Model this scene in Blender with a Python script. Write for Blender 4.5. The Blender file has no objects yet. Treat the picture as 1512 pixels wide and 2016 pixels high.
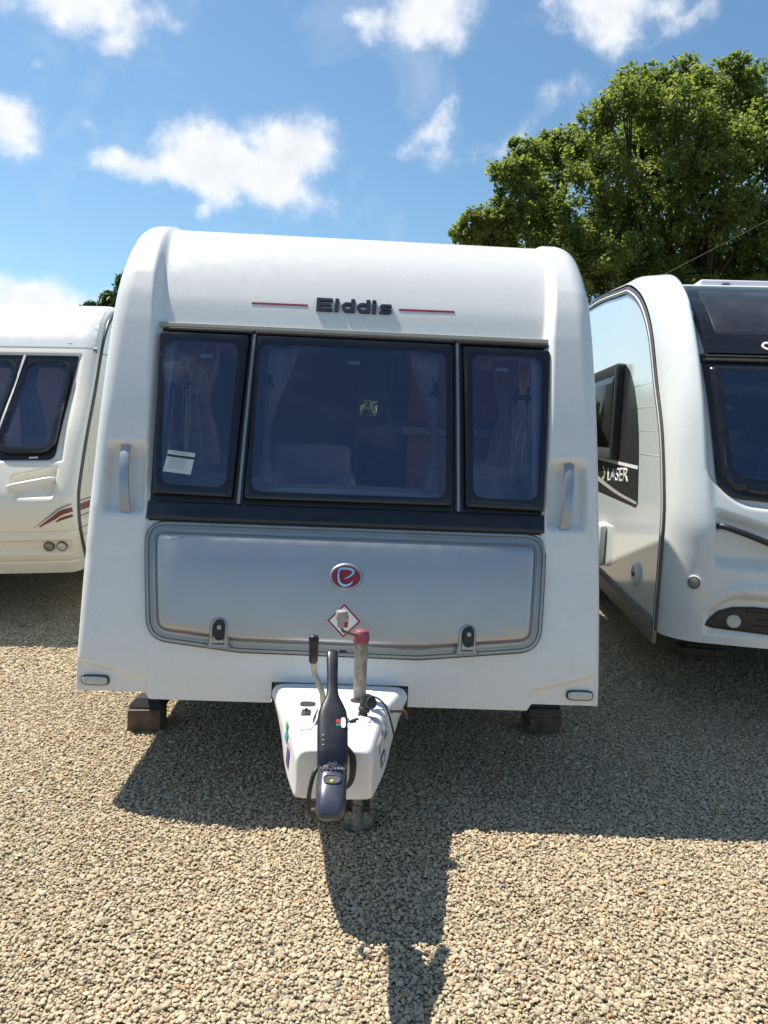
import bpy, bmesh, math, random
import numpy as np
from mathutils import Vector, Matrix

random.seed(7)
rng = np.random.default_rng(7)
SC = bpy.context.scene
COL = SC.collection
R = math.radians

# ------------------------------------------------------------------ camera, sky, sun, exposure
cam_d = bpy.data.cameras.new('camera')
cam = bpy.data.objects.new('camera', cam_d)
COL.objects.link(cam)
pitch, roll = R(6.05), R(2.5)
fw = Vector((0, math.cos(pitch), -math.sin(pitch)))
r0 = Vector((1, 0, 0)); u0 = Vector((0, math.sin(pitch), math.cos(pitch)))
xi = r0 * math.cos(roll) + u0 * math.sin(roll)
ui = -r0 * math.sin(roll) + u0 * math.cos(roll)
m = Matrix((xi, ui, -fw)).transposed().to_4x4()
m.translation = (0, 0, 1.54)
cam.matrix_world = m
cam_d.sensor_width = 36
cam_d.lens = 36 * 1514 / 2016
cam_d.clip_start = 0.05
cam_d.clip_end = 3000
SC.camera = cam

SUN_DIR = Vector((-.47, .32, 1)).normalized()
sun_d = bpy.data.lights.new('sun', 'SUN')
sun_d.energy = 5.0
sun_d.angle = R(0.53)
sun_d.color = (1, .93, .82)
sun = bpy.data.objects.new('sun', sun_d)
sun.rotation_euler = SUN_DIR.to_track_quat('Z', 'Y').to_euler()
sun.location = (0, 0, 30)
COL.objects.link(sun)

SC.view_settings.view_transform = 'Standard'
SC.view_settings.look = 'None'
SC.view_settings.exposure = 0.6
SC.view_settings.gamma = 1
SC.view_settings.use_curve_mapping = False

SC.cycles.caustics_reflective = False
SC.cycles.caustics_refractive = False

W = bpy.data.worlds.new('World')
SC.world = W
W.use_nodes = True


class NT:
    """small node-tree writer"""
    def __init__(s, nt):
        s.t = nt; nt.nodes.clear()

    def n(s, typ, _in=None, **kw):
        nd = s.t.nodes.new(typ)
        for k, v in kw.items():
            setattr(nd, k, v)
        for k, v in (_in or {}).items():
            if isinstance(v, bpy.types.NodeSocket):
                s.t.links.new(v, nd.inputs[k])
            else:
                nd.inputs[k].default_value = v
        return nd

    def math(s, op, a, b=0.0, c=0.0, clamp=False):
        return s.n('ShaderNodeMath', {0: a, 1: b, 2: c}, operation=op, use_clamp=clamp).outputs[0]

    def ramp(s, fac, stops, interp='LINEAR'):
        nd = s.n('ShaderNodeValToRGB', {'Fac': fac})
        cr = nd.color_ramp; cr.interpolation = interp
        while len(cr.elements) < len(stops):
            cr.elements.new(.5)
        for e, (p, c) in zip(cr.elements, stops):
            e.position = p; e.color = (*c, 1) if len(c) == 3 else c
        return nd.outputs[0]

    def mix(s, fac, a, b, blend='MIX'):
        nd = s.n('ShaderNodeMix', data_type='RGBA', blend_type=blend)
        for k, v in ((0, fac), (6, a), (7, b)):
            if isinstance(v, bpy.types.NodeSocket):
                s.t.links.new(v, nd.inputs[k])
            else:
                nd.inputs[k].default_value = v if k == 0 else (*v, 1)
        return nd.outputs[2]

    def noise(s, vec, scale, detail=4, rough=.55, dist=0.0):
        return s.n('ShaderNodeTexNoise', {'Vector': vec, 'Scale': scale, 'Detail': detail, 'Roughness': rough, 'Distortion': dist})


def build_world():
    t = NT(W.node_tree)
    sky = t.n('ShaderNodeTexSky', sky_type='NISHITA', sun_disc=False)
    sky.sun_elevation = math.asin(SUN_DIR.z)
    sky.sun_rotation = math.atan2(SUN_DIR.x, SUN_DIR.y)
    sky.altitude = 50; sky.air_density = 1.0; sky.dust_density = 0.6; sky.ozone_density = 2.2
    tc = t.n('ShaderNodeTexCoord').outputs['Generated']
    warp = t.noise(tc, 9.0, 5, .6)
    wv = t.n('ShaderNodeVectorMath', {0: warp.outputs['Color'], 1: (.5, .5, .5)}, operation='SUBTRACT').outputs[0]
    wv = t.n('ShaderNodeVectorMath', {0: wv, 'Scale': .018}, operation='SCALE').outputs[0]
    dv = t.n('ShaderNodeVectorMath', {0: tc, 1: wv}, operation='ADD').outputs[0]
    # cumulus: direction, half width, half height, tilt, weight
    clouds = [((-.190, .934, .302), .130, .048, -16, 1.45), ((-.135, .934, .320), .080, .052, 0, 1.4), ((-.225, .93, .290), .09, .045, -20, 1.2), ((-.30, .91, .288), .06, .02, -5, .8),
              ((-.225, .93, .248), .035, .022, 40, .5),
              ((-.34, .845, .425), .13, .05, 5, 1.0), ((-.308, .865, .397), .035, .022, 10, .8), ((-.24, .86, .415), .035, .02, 5, .6),
              ((.015, .892, .455), .095, .05, 12, 1.0), ((.216, .867, .46), .085, .05, -25, 1.1), ((.27, .86, .455), .06, .03, 10, .9), ((.30, .86, .45), .08, .02, 20, .7),
              ((-.425, .856, .31), .06, .045, 0, .85), ((-.382, .848, .366), .022, .016, 0, .6), ((-.345, .881, .319), .026, .02, -30, .55),
              ((.036, .938, .352), .05, .020, 45, .42), ((.135, .926, .340), .075, .024, 40, .50), ((.05, .938, .322), .07, .018, -5, .45), ((.09, .93, .325), .06, .022, 20, .42),
              ((-.41, .905, .135), .14, .035, -5, 1.0), ((-.35, .93, .10), .08, .03, 0, .9), ((.24, .95, .12), .12, .04, 0, .8)]
    rr = random.Random(3)
    for k in range(34):
        az = rr.uniform(32, 328); el = rr.choice([8, 12, 15, 20, 26, 34, 45, 58])
        d = (math.sin(R(az)) * math.cos(R(el)), math.cos(R(az)) * math.cos(R(el)), math.sin(R(el)))
        clouds.append((d, rr.uniform(.06, .16), rr.uniform(.03, .06), rr.uniform(-20, 20), rr.uniform(.7, 1)))
    dens = None
    for d, a, b, ang, wgt in clouds:
        d = Vector(d).normalized()
        e1 = Vector((d.y, -d.x, 0)).normalized(); e2 = e1.cross(d)
        ca, sa = math.cos(R(ang)), math.sin(R(ang))
        f1 = e1 * ca + e2 * sa; f2 = -e1 * sa + e2 * ca
        rot = Matrix((f1, d, f2)).transposed().to_euler()
        mp = t.n('ShaderNodeMapping', {'Vector': dv, 'Location': d, 'Rotation': rot, 'Scale': (a, .5, b)}, vector_type='TEXTURE').outputs[0]
        ln = t.n('ShaderNodeVectorMath', {0: mp}, operation='LENGTH').outputs['Value']
        v = t.math('MULTIPLY_ADD', ln, -wgt, wgt)
        dens = v if dens is None else t.math('SMOOTH_MAX', dens, v, .25)
    puff = t.noise(dv, 15.0, 8, .62).outputs[0]
    wisp = t.noise(tc, 7.0, 6, .6, .6).outputs[0]
    dn = t.math('MULTIPLY_ADD', t.math('SUBTRACT', puff, .5), 1.9, dens)
    mask = t.n('ShaderNodeMapRange', {0: dn, 1: .0, 2: .95, 3: 0.0, 4: .97}, interpolation_type='SMOOTHERSTEP').outputs[0]
    thin = t.n('ShaderNodeMapRange', {0: wisp, 1: .5, 2: .85, 3: 0.0, 4: .28}).outputs[0]
    mask = t.math('MAXIMUM', mask, thin)
    body = t.n('ShaderNodeMapRange', {0: dn, 1: .3, 2: 1.2, 3: 1.0, 4: .90}).outputs[0]
    grey = t.n('ShaderNodeMapRange', {0: t.noise(tc, 30.0, 5, .6).outputs[0], 1: .35, 2: .7, 3: .86, 4: 1.03}).outputs[0]
    body = t.math('MULTIPLY', body, grey)
    ccol = t.n('ShaderNodeVectorMath', {0: (7.7, 7.9, 8.2), 'Scale': body}, operation='SCALE').outputs[0]
    skc = t.mix(1.0, sky.outputs[0], (.80, .98, 1.0), 'MULTIPLY')
    c = t.mix(mask, skc, ccol)
    bg = t.n('ShaderNodeBackground', {'Color': c, 'Strength': 0.094})
    out = t.n('ShaderNodeOutputWorld', {'Surface': bg.outputs[0]})


build_world()

# ------------------------------------------------------------------ materials
MATS = {}


def mat(name, col, rough=.5, metal=0., coat=0., spec=.5, var=0., vscale=6., bump=0., bscale=60., dirt=None, dscale=3., streak=0.):
    if name in MATS:
        return MATS[name]
    mt = bpy.data.materials.new(name); mt.use_nodes = True
    t = NT(mt.node_tree)
    tc = t.n('ShaderNodeTexCoord').outputs['Object']
    c = t.n('ShaderNodeRGB').outputs[0]; c.default_value = (*col, 1)
    if var:
        nz = t.noise(tc, vscale, 5).outputs[0]
        f = t.n('ShaderNodeMapRange', {0: nz, 1: .3, 2: .7, 3: 1 - var, 4: 1 + var}).outputs[0]
        c = t.n('ShaderNodeVectorMath', {0: c, 'Scale': f}, operation='SCALE').outputs[0]
    if dirt:
        nz = t.noise(tc, dscale, 6, .65).outputs[0]
        f = t.n('ShaderNodeMapRange', {0: nz, 1: .48, 2: .8, 3: 0.0, 4: dirt[1]}).outputs[0]
        c = t.mix(f, c, dirt[0])
    if streak:
        st = t.n('ShaderNodeMapping', {'Vector': tc, 'Scale': (38, 38, 1.1)}).outputs[0]
        nz = t.noise(st, 1.0, 4, .6).outputs[0]
        f = t.n('ShaderNodeMapRange', {0: nz, 1: .56, 2: .80, 3: 0.0, 4: streak}).outputs[0]
        c = t.mix(f, c, (.42, .39, .33))
        sp = t.noise(tc, 110, 2).outputs[0]
        f = t.n('ShaderNodeMapRange', {0: sp, 1: .78, 2: .84, 3: 0.0, 4: streak * 3}).outputs[0]
        c = t.mix(f, c, (.22, .20, .17))
    rz = t.noise(tc, 14, 4).outputs[0]
    rg = t.n('ShaderNodeMapRange', {0: rz, 1: .3, 2: .7, 3: max(rough - .05, .02), 4: min(rough + .06, 1)}).outputs[0]
    inp = {'Base Color': c, 'Roughness': rg, 'Metallic': metal, 'Coat Weight': coat, 'Coat Roughness': .08, 'Specular IOR Level': spec}
    if bump:
        nb = t.noise(tc, bscale, 4).outputs[0]
        inp['Normal'] = t.n('ShaderNodeBump', {'Height': nb, 'Strength': bump, 'Distance': .01}).outputs[0]
    b = t.n('ShaderNodeBsdfPrincipled', inp)
    t.n('ShaderNodeOutputMaterial', {'Surface': b.outputs[0]})
    MATS[name] = mt
    return mt


def glass_mat(name, tint, ior=1.5, refl=(1, 1, 1), rough=.015):
    mt = bpy.data.materials.new(name); mt.use_nodes = True
    t = NT(mt.node_tree)
    tc = t.n('ShaderNodeTexCoord').outputs['Object']
    nb = t.noise(tc, 5, 2).outputs[0]
    bp = t.n('ShaderNodeBump', {'Height': nb, 'Strength': .06, 'Distance': .02}).outputs[0]
    fr = t.n('ShaderNodeFresnel', {'IOR': ior, 'Normal': bp}).outputs[0]
    g = t.n('ShaderNodeBsdfGlossy', {'Color': (*refl, 1), 'Roughness': rough, 'Normal': bp}).outputs[0]
    tr = t.n('ShaderNodeBsdfTransparent', {'Color': (*tint, 1)}).outputs[0]
    film = t.n('ShaderNodeBsdfDiffuse', {'Color': (.30, .32, .36, 1)}).outputs[0]
    dn = t.noise(tc, 30, 6, .7).outputs[0]
    df = t.n('ShaderNodeMapRange', {0: dn, 1: .35, 2: .8, 3: .006, 4: .03}).outputs[0]
    a = t.n('ShaderNodeMixShader', {0: df, 1: tr, 2: film}).outputs[0]
    s = t.n('ShaderNodeMixShader', {0: fr, 1: a, 2: g}).outputs[0]
    t.n('ShaderNodeOutputMaterial', {'Surface': s})
    MATS[name] = mt
    return mt


WHITE = mat('white_gelcoat', (.77, .772, .757), .28, coat=.35, var=.008, vscale=2, dirt=((.55, .50, .40), .05), dscale=2.2, streak=.09)
CREAM = mat('cream_gelcoat', (.80, .765, .68), .3, coat=.3, var=.012, vscale=2, dirt=((.60, .53, .42), .04), dscale=2.5, streak=.08)
COOLW = mat('cool_white_gelcoat', (.69, .72, .72), .25, coat=.4, var=.01, vscale=2, dirt=((.52, .50, .45), .06), streak=.08)
ALUW = mat('white_aluminium', (.80, .80, .79), .22, coat=.5, var=.02, dirt=((.5, .5, .48), .2), dscale=4)
SIDEW = mat('side_aluminium', (.64, .70, .71), .14, coat=.6, var=.02, dirt=((.5, .5, .48), .15), dscale=1.5)
SILVER = mat('silver_paint', (.44, .45, .47), .40, metal=.8, coat=.1, var=.03, vscale=5, dirt=((.42, .38, .32), .25), dscale=4)
SILVER2 = mat('silver_trim_paint', (.36, .355, .35), .36, metal=.7, coat=.2, var=.05, dirt=((.22, .19, .15), .3), dscale=8)
BLACKG = mat('black_gloss_plastic', (.008, .008, .011), .14, coat=.25, dirt=((.05, .043, .035), .25), dscale=16)
BLACKM = mat('black_matt_plastic', (.022, .022, .024), .5, var=.15, dirt=((.12, .11, .09), .3), dscale=20)
RUBBER = mat('rubber_seal', (.02, .02, .022), .6, var=.2)
NAVY = mat('navy_plastic', (.009, .010, .019), .33, var=.12, vscale=12, dirt=((.10, .09, .08), .22), dscale=30, bump=.05, bscale=300)
SLATE = mat('blue_grey_plastic', (.052, .060, .092), .32, metal=.35, var=.1, vscale=14, dirt=((.20, .15, .11), .45), dscale=22)
COVER = mat('cover_white_plastic', (.80, .79, .77), .36, coat=.1, var=.02, dirt=((.45, .38, .28), .22), dscale=9)
GALV = mat('galvanised_steel', (.30, .29, .27), .5, metal=.75, var=.35, vscale=35, dirt=((.22, .17, .10), .8), dscale=45, bump=.35, bscale=90)
STEEL = mat('zinc_steel', (.52, .49, .40), .34, metal=.85, var=.2, vscale=20, dirt=((.25, .17, .08), .5), dscale=25)
RUST = mat('rusty_steel', (.17, .085, .05), .7, metal=.3, var=.35, vscale=30, bump=.2)
REDCAP = mat('faded_red_plastic', (.29, .055, .085), .45, var=.12, vscale=25, dirt=((.42, .20, .24), .5), dscale=15)
KNOB = mat('grey_knob_plastic', (.33, .29, .31), .45, var=.08, dirt=((.3, .25, .2), .3), dscale=40)
CHROME = mat('chrome', (.82, .83, .85), .06, metal=1)
ALU = mat('brushed_aluminium', (.40, .41, .43), .42, metal=.8, var=.06, vscale=20)
LITEDGE = mat('bounce_lit_grey', (.36, .35, .31), .4)  # bounced light on the shell edge, put into the base colour
TRIMG = mat('grey_trim', (.075, .07, .07), .35)
TRIML = mat('satin_trim', (.30, .31, .33), .35, metal=.5)
RED = mat('red_vinyl', (.30, .012, .025), .35, coat=.3)
MAROON = mat('maroon_vinyl', (.17, .03, .035), .35, coat=.3)
GREYV = mat('grey_vinyl', (.27, .26, .25), .35, coat=.3)
LETTER = mat('dark_lettering', (.022, .026, .04), .3, coat=.2)
PRINTW = mat('white_print', (.78, .78, .76), .4)
PAPER = mat('white_paper', (.56, .58, .62), .5, coat=.3)
LENSC = mat('clear_lens', (.52, .52, .49), .28, coat=.3, spec=.5, var=.12, vscale=60, bump=.2, bscale=120)
TYRE = mat('tyre_rubber', (.025, .025, .025), .75, var=.2)
WOOD = mat('weathered_timber', (.115, .08, .055), .85, var=.35, vscale=18, dirt=((.22, .17, .12), .5), dscale=12, bump=.5, bscale=40)
CABIN = mat('cabinet_wood', (.34, .18, .12), .45, var=.18, vscale=9)
BEIGE = mat('interior_wall', (.64, .58, .52), .6, var=.03)
FABRIC = mat('seat_fabric', (.40, .37, .40), .9, var=.12, vscale=40, bump=.2, bscale=200)
CURT = mat('curtain_fabric', (.66, .56, .50), .85, var=.1, vscale=20)
CUSH = mat('cushion_fabric', (.55, .52, .48), .85, var=.1, vscale=30)
UNDER = mat('underbody', (.03, .03, .03), .8, var=.2)
GLASS = glass_mat('tinted_acrylic', (.80, .75, .84), 2.1, (.62, .70, 1.0))
CLEAR = glass_mat('clear_acrylic', (.85, .87, .88), 1.45)
GLASS2 = glass_mat('dark_acrylic', (.28, .30, .37), 2.1, (.62, .74, 1.0))
SIDEG = glass_mat('side_acrylic', (.20, .19, .18), 1.28, (.8, .75, .7), .05)
SUNR = mat('sunroof_acrylic', (.03, .031, .038), .2, spec=.55, var=.2, dirt=((.09, .09, .09), .3), dscale=6)


# ------------------------------------------------------------------ mesh helpers
def link(o, parent=None):
    COL.objects.link(o)
    if parent is not None:
        o.parent = parent
    return o


def tag(o, label=None, cat=None, group=None, kind=None):
    for k, v in (('label', label), ('category', cat), ('group', group), ('kind', kind)):
        if v:
            o[k] = v
    return o


def empty(name, loc, label, cat, group=None, rot=(0, 0, 0)):
    o = bpy.data.objects.new(name, None)
    o.location = loc; o.rotation_euler = rot
    o.empty_display_size = .2
    link(o)
    return tag(o, label, cat, group)


def mesh_obj(name, verts, faces, mt, parent=None, smooth=True, angle=40, label=None):
    me = bpy.data.meshes.new(name)
    me.from_pydata([tuple(v) for v in verts], [], faces)
    me.materials.append(mt)
    if smooth:
        me.polygons.foreach_set('use_smooth', [True] * len(me.polygons))
        me.set_sharp_from_angle(angle=R(angle))
    me.update()
    o = bpy.data.objects.new(name, me)
    link(o, parent)
    if label:
        o['label'] = label
    return o


def bm_obj(name, bm, mt, parent=None, smooth=True, angle=40, label=None):
    bmesh.ops.recalc_face_normals(bm, faces=bm.faces)
    me = bpy.data.meshes.new(name)
    bm.to_mesh(me); bm.free()
    me.materials.append(mt)
    if smooth:
        me.polygons.foreach_set('use_smooth', [True] * len(me.polygons))
        me.set_sharp_from_angle(angle=R(angle))
    o = bpy.data.objects.new(name, me)
    link(o, parent)
    if label:
        o['label'] = label
    return o


def catmull(pts, n=8):
    p = [np.array(q, float) for q in pts]
    p = [2 * p[0] - p[1]] + p + [2 * p[-1] - p[-2]]
    out = []
    for i in range(1, len(p) - 2):
        for k in range(n):
            t = k / n
            out.append(.5 * ((2 * p[i]) + (-p[i - 1] + p[i + 1]) * t + (2 * p[i - 1] - 5 * p[i] + 4 * p[i + 1] - p[i + 2]) * t * t + (-p[i - 1] + 3 * p[i] - 3 * p[i + 1] + p[i + 2]) * t ** 3))
    out.append(p[-2])
    return out


class B:
    """collects shapes into one mesh"""
    def __init__(s):
        s.v = []; s.f = []

    def add(s, v, f):
        k = len(s.v)
        s.v += [tuple(q) for q in v]
        s.f += [tuple(i + k for i in q) for q in f]
        return s

    def tube(s, pts, rad, n=10, smooth=0, cap=True, flat=1.0):
        if smooth:
            pts = catmull(pts, smooth)
        pts = [Vector(p) for p in pts]
        N = len(pts)
        rr = [rad] * N if not hasattr(rad, '__len__') else list(np.interp(np.linspace(0, 1, N), np.linspace(0, 1, len(rad)), rad))
        t = (pts[1] - pts[0]).normalized()
        a = t.orthogonal().normalized(); v = []; f = []
        for i, p in enumerate(pts):
            t2 = (pts[min(i + 1, N - 1)] - pts[max(i - 1, 0)]).normalized()
            a = (a - t2 * a.dot(t2)).normalized(); b = t2.cross(a)
            for k in range(n):
                th = 2 * math.pi * k / n
                v.append(p + a * math.cos(th) * rr[i] + b * math.sin(th) * rr[i] * flat)
        for i in range(N - 1):
            for k in range(n):
                f.append((i * n + k, i * n + (k + 1) % n, (i + 1) * n + (k + 1) % n, (i + 1) * n + k))
        if cap:
            f.append(tuple(range(n))[::-1]); f.append(tuple(range((N - 1) * n, N * n)))
        return s.add(v, f)

    def lathe(s, prof, M=None, n=24):
        """profile (r, h) turned about local z of matrix M"""
        M = M or Matrix()
        v = []; f = []
        for r, h in prof:
            for k in range(n):
                th = 2 * math.pi * k / n
                v.append(M @ Vector((r * math.cos(th), r * math.sin(th), h)))
        for i in range(len(prof) - 1):
            for k in range(n):
                f.append((i * n + k, i * n + (k + 1) % n, (i + 1) * n + (k + 1) % n, (i + 1) * n + k))
        if prof[0][0] > 1e-5: f.append(tuple(range(n))[::-1])
        if prof[-1][0] > 1e-5: f.append(tuple(range((len(prof) - 1) * n, len(prof) * n)))
        return s.add(v, f)

    def box(s, lo, hi, bev=0.0, M=None, seg=2):
        bm = bmesh.new()
        bmesh.ops.create_cube(bm, size=1)
        lo = Vector(lo); hi = Vector(hi)
        for q in bm.verts:
            q.co = Vector(((q.co.x + .5) * (hi.x - lo.x) + lo.x, (q.co.y + .5) * (hi.y - lo.y) + lo.y, (q.co.z + .5) * (hi.z - lo.z) + lo.z))
        if bev:
            bmesh.ops.bevel(bm, geom=bm.edges[:], offset=bev, segments=seg, affect='EDGES', profile=.5)
        if M is not None:
            bm.transform(M)
        bm.verts.index_update()
        s.add([q.co.copy() for q in bm.verts], [[q.index for q in fc.verts] for fc in bm.faces])
        bm.free()
        return s

    def loft(s, secs, cap=True):
        n = len(secs[0]); v = [p for q in secs for p in q]; f = []
        for i in range(len(secs) - 1):
            for k in range(n):
                f.append((i * n + k, i * n + (k + 1) % n, (i + 1) * n + (k + 1) % n, (i + 1) * n + k))
        if cap:
            f.append(tuple(range(n))[::-1]); f.append(tuple(range((len(secs) - 1) * n, len(secs) * n)))
        return s.add(v, f)

    def build(s, name, mt, parent=None, smooth=True, angle=40, label=None):
        bm = bmesh.new()
        vs = [bm.verts.new(q) for q in s.v]
        for q in s.f:
            try:
                bm.faces.new([vs[i] for i in q])
            except ValueError:
                pass
        return bm_obj(name, bm, mt, parent, smooth, angle, label)


def rot_to(axis, loc=(0, 0, 0)):
    M = Vector(axis).normalized().to_track_quat('Z', 'Y').to_matrix().to_4x4()
    M.translation = loc
    return M


def rpoly(pts, r=.02, n=6):
    """round the corners of a polygon; r is one radius or one per corner"""
    N = len(pts); out = []
    rs = [r] * N if not hasattr(r, '__len__') else r
    for i in range(N):
        p = Vector(pts[i]); a = Vector(pts[i - 1]) - p; b = Vector(pts[(i + 1) % N]) - p
        ang = a.angle(b)
        d = rs[i] / max(math.tan(ang / 2), 1e-3)
        d = min(d, a.length * .48, b.length * .48)
        if rs[i] < 1e-4 or ang > 3.1:
            out.append(tuple(p)); continue
        s_ = p + a.normalized() * d; e = p + b.normalized() * d
        for k in range(n + 1):
            t = k / n
            out.append(tuple((1 - t) ** 2 * s_ + 2 * t * (1 - t) * p + t * t * e))
    return out


def inset(pts, d):
    N = len(pts)
    area = sum(pts[i - 1][0] * pts[i][1] - pts[i][0] * pts[i - 1][1] for i in range(N))
    sg = 1 if area > 0 else -1
    out = []
    for i in range(N):
        p = Vector(pts[i]); a = (p - Vector(pts[i - 1])); b = (Vector(pts[(i + 1) % N]) - p)
        if a.length < 1e-9: a = b
        if b.length < 1e-9: b = a
        a.normalize(); b.normalize()
        na = Vector((-a.y, a.x)) * sg; nb = Vector((-b.y, b.x)) * sg
        q = na + nb
        if q.length < 1e-6:
            out.append(tuple(p)); continue
        q.normalize()
        out.append(tuple(p + q * d / max(q.dot(na), .35)))
    return out


def sm(x, a, b):
    t = np.clip((x - a) / (b - a), 0, 1)
    return t * t * (3 - 2 * t)


class Surf:
    """front of a caravan: a centre profile and an edge profile in (y,z), blended across u"""
    def __init__(s, centre, edge, u0, u1, rad, bow=0.0, rz=None):
        s.N = 700
        s.c = s.res(centre)
        t = np.gradient(s.c, axis=0); t /= np.linalg.norm(t, axis=1)[:, None]
        s.n = np.stack([-t[:, 1], t[:, 0]], 1)
        s.e = s.res(edge) if not isinstance(edge, float) else s.c - s.n * edge
        s.u0, s.u1, s.R, s.bow = u0, u1, rad, bow
        s.k = np.linspace(0, 1, s.N)
        s.rk = np.full(s.N, float(rad)) if rz is None else np.interp(s.c[:, 1], [a for a, _ in rz], [b for _, b in rz])
        if rz is not None:
            s.e = s.c - s.n * s.rk[:, None] * .9
        s.zmono = np.maximum.accumulate(s.c[:, 1] + s.k * 1e-6)

    def res(s, pts):
        d = np.array(catmull(pts, 24)); L = np.concatenate([[0], np.cumsum(np.linalg.norm(np.diff(d, axis=0), axis=1))])
        q = np.linspace(0, L[-1], s.N)
        return np.stack([np.interp(q, L, d[:, 0]), np.interp(q, L, d[:, 1])], 1)

    def w(s, u, k):
        a = np.clip(np.minimum(u - s.u0, s.u1 - u) / np.interp(k, s.k, s.rk), 0, 1)
        return np.sqrt(np.clip(1 - (1 - a) ** 2, 0, 1))

    def at(s, u, k, d=0.0):
        u = np.asarray(u, float); k = np.asarray(k, float)
        g = lambda A, j: np.interp(k, s.k, A[:, j])
        w = s.w(u, k)
        uc = (s.u0 + s.u1) / 2; hw = (s.u1 - s.u0) / 2
        bw = -s.bow * (1 - np.clip((u - uc) / hw, -1, 1) ** 2)
        y = g(s.e, 0) * (1 - w) + g(s.c, 0) * w + d * g(s.n, 0) + bw * np.clip(-g(s.n, 0), 0, 1)
        z = g(s.e, 1) * (1 - w) + g(s.c, 1) * w + d * g(s.n, 1)
        return np.stack([u + 0 * y, y, z], -1)

    def kz(s, z):
        return np.interp(z, s.zmono, s.k)

    def zk(s, k):
        return np.interp(k, s.k, s.c[:, 1])

    def pt(s, u, z, d=0.0):
        return s.at(u, s.kz(z), d)

    def map_bm(s, bm, rows=.05, cols=0.0):
        """bm holds (u, d, z): slice it finely, then lay it on the surface"""
        zs = [q.co.z for q in bm.verts]; z = min(zs) + rows
        while rows and z < max(zs) - .003:
            bmesh.ops.bisect_plane(bm, geom=bm.verts[:] + bm.edges[:] + bm.faces[:], plane_co=(0, 0, z), plane_no=(0, 0, 1)); z += rows
        if cols:
            us = [q.co.x for q in bm.verts]; u = min(us) + cols
            while u < max(us) - .003:
                bmesh.ops.bisect_plane(bm, geom=bm.verts[:] + bm.edges[:] + bm.faces[:], plane_co=(u, 0, 0), plane_no=(1, 0, 0)); u += cols
        vs = list(bm.verts)
        P = s.pt(np.array([q.co.x for q in vs]), np.array([q.co.z for q in vs]), np.array([q.co.y for q in vs]))
        for q, p in zip(vs, P):
            q.co = p


def mold(surf, outline, rings, name, mt, parent, cap=True, rows=.05, cols=0.0, label=None, angle=35, tri=False, hole=None):
    """raised or sunk moulding on a surface: rings of (inset, height) from the outline inwards"""
    bm = bmesh.new(); prev = None
    for ins, d in rings:
        pl = inset(outline, ins) if ins else outline
        cur = [bm.verts.new((p[0], d, p[1])) for p in pl]
        if prev:
            n = len(cur)
            for i in range(n):
                try: bm.faces.new((prev[i], prev[(i + 1) % n], cur[(i + 1) % n], cur[i]))
                except ValueError: pass
        prev = cur
    if cap:
        f = bm.faces.new(prev)
        if tri: bmesh.ops.triangulate(bm, faces=[f])
    if surf is not None:
        surf.map_bm(bm, rows, cols)
    return bm_obj(name, bm, mt, parent, True, angle, label)


def ring(surf, outer, inner, prof, name, mt, parent, rows=.06, cols=0.0, label=None):
    """closed frame between two outlines of equal count; prof = [(t, d)], t 0 outer .. 1 inner"""
    bm = bmesh.new(); prev = None; n = len(outer)
    for t, d in prof:
        cur = [bm.verts.new((o[0] * (1 - t) + i[0] * t, d, o[1] * (1 - t) + i[1] * t)) for o, i in zip(outer, inner)]
        if prev:
            for i in range(n):
                bm.faces.new((prev[i], prev[(i + 1) % n], cur[(i + 1) % n], cur[i]))
        prev = cur
    surf.map_bm(bm, rows, cols)
    return bm_obj(name, bm, mt, parent, True, 35, label)


def holed(surf, outer, holes, d, name, mt, parent, rows=.05, cols=0.0, label=None):
    bm = bmesh.new()
    for lp in [outer] + holes:
        vs = [bm.verts.new((p[0], d, p[1])) for p in lp]
        for i in range(len(vs)):
            bm.edges.new((vs[i - 1], vs[i]))
    bmesh.ops.triangle_fill(bm, use_beauty=True, use_dissolve=False, edges=bm.edges[:])
    surf.map_bm(bm, rows, cols)
    return bm_obj(name, bm, mt, parent, True, 35, label)


def stroke(surf, lines, w, d0, d1, name, mt, parent, rows=.02, label=None, place=None):
    """box-section strokes of width w (or list of widths) along (u,z) polylines"""
    bm = bmesh.new()
    for ln in lines:
        ws = w
        if isinstance(ln, tuple) and len(ln) == 2 and isinstance(ln[0], list):
            ln, ws = ln
        n = len(ln); wl = np.interp(np.linspace(0, 1, n), np.linspace(0, 1, len(ws)), ws) if hasattr(ws, '__len__') else [ws] * n
        prev = None
        for i in range(n):
            p = Vector(ln[i]); a = Vector(ln[max(i - 1, 0)]); b = Vector(ln[min(i + 1, n - 1)])
            t = (b - a).normalized(); nn = Vector((-t.y, t.x))
            k = 1.0
            if 0 < i < n - 1:
                t1 = (p - a).normalized(); k = 1 / max(abs(nn.dot(Vector((-t1.y, t1.x)))), .5)
            l = p + nn * wl[i] / 2 * k; r = p - nn * wl[i] / 2 * k
            cur = [bm.verts.new((l.x, d0, l.y)), bm.verts.new((l.x, d1, l.y)), bm.verts.new((r.x, d1, r.y)), bm.verts.new((r.x, d0, r.y))]
            if prev:
                for j in range(4):
                    bm.faces.new((prev[j], prev[(j + 1) % 4], cur[(j + 1) % 4], cur[j]))
            else:
                bm.faces.new(cur)
            prev = cur
        bm.faces.new(prev[::-1])
    if surf is not None:
        surf.map_bm(bm, rows)
    elif place is not None:
        bm.transform(place)
    return bm_obj(name, bm, mt, parent, True, 30, label)


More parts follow.
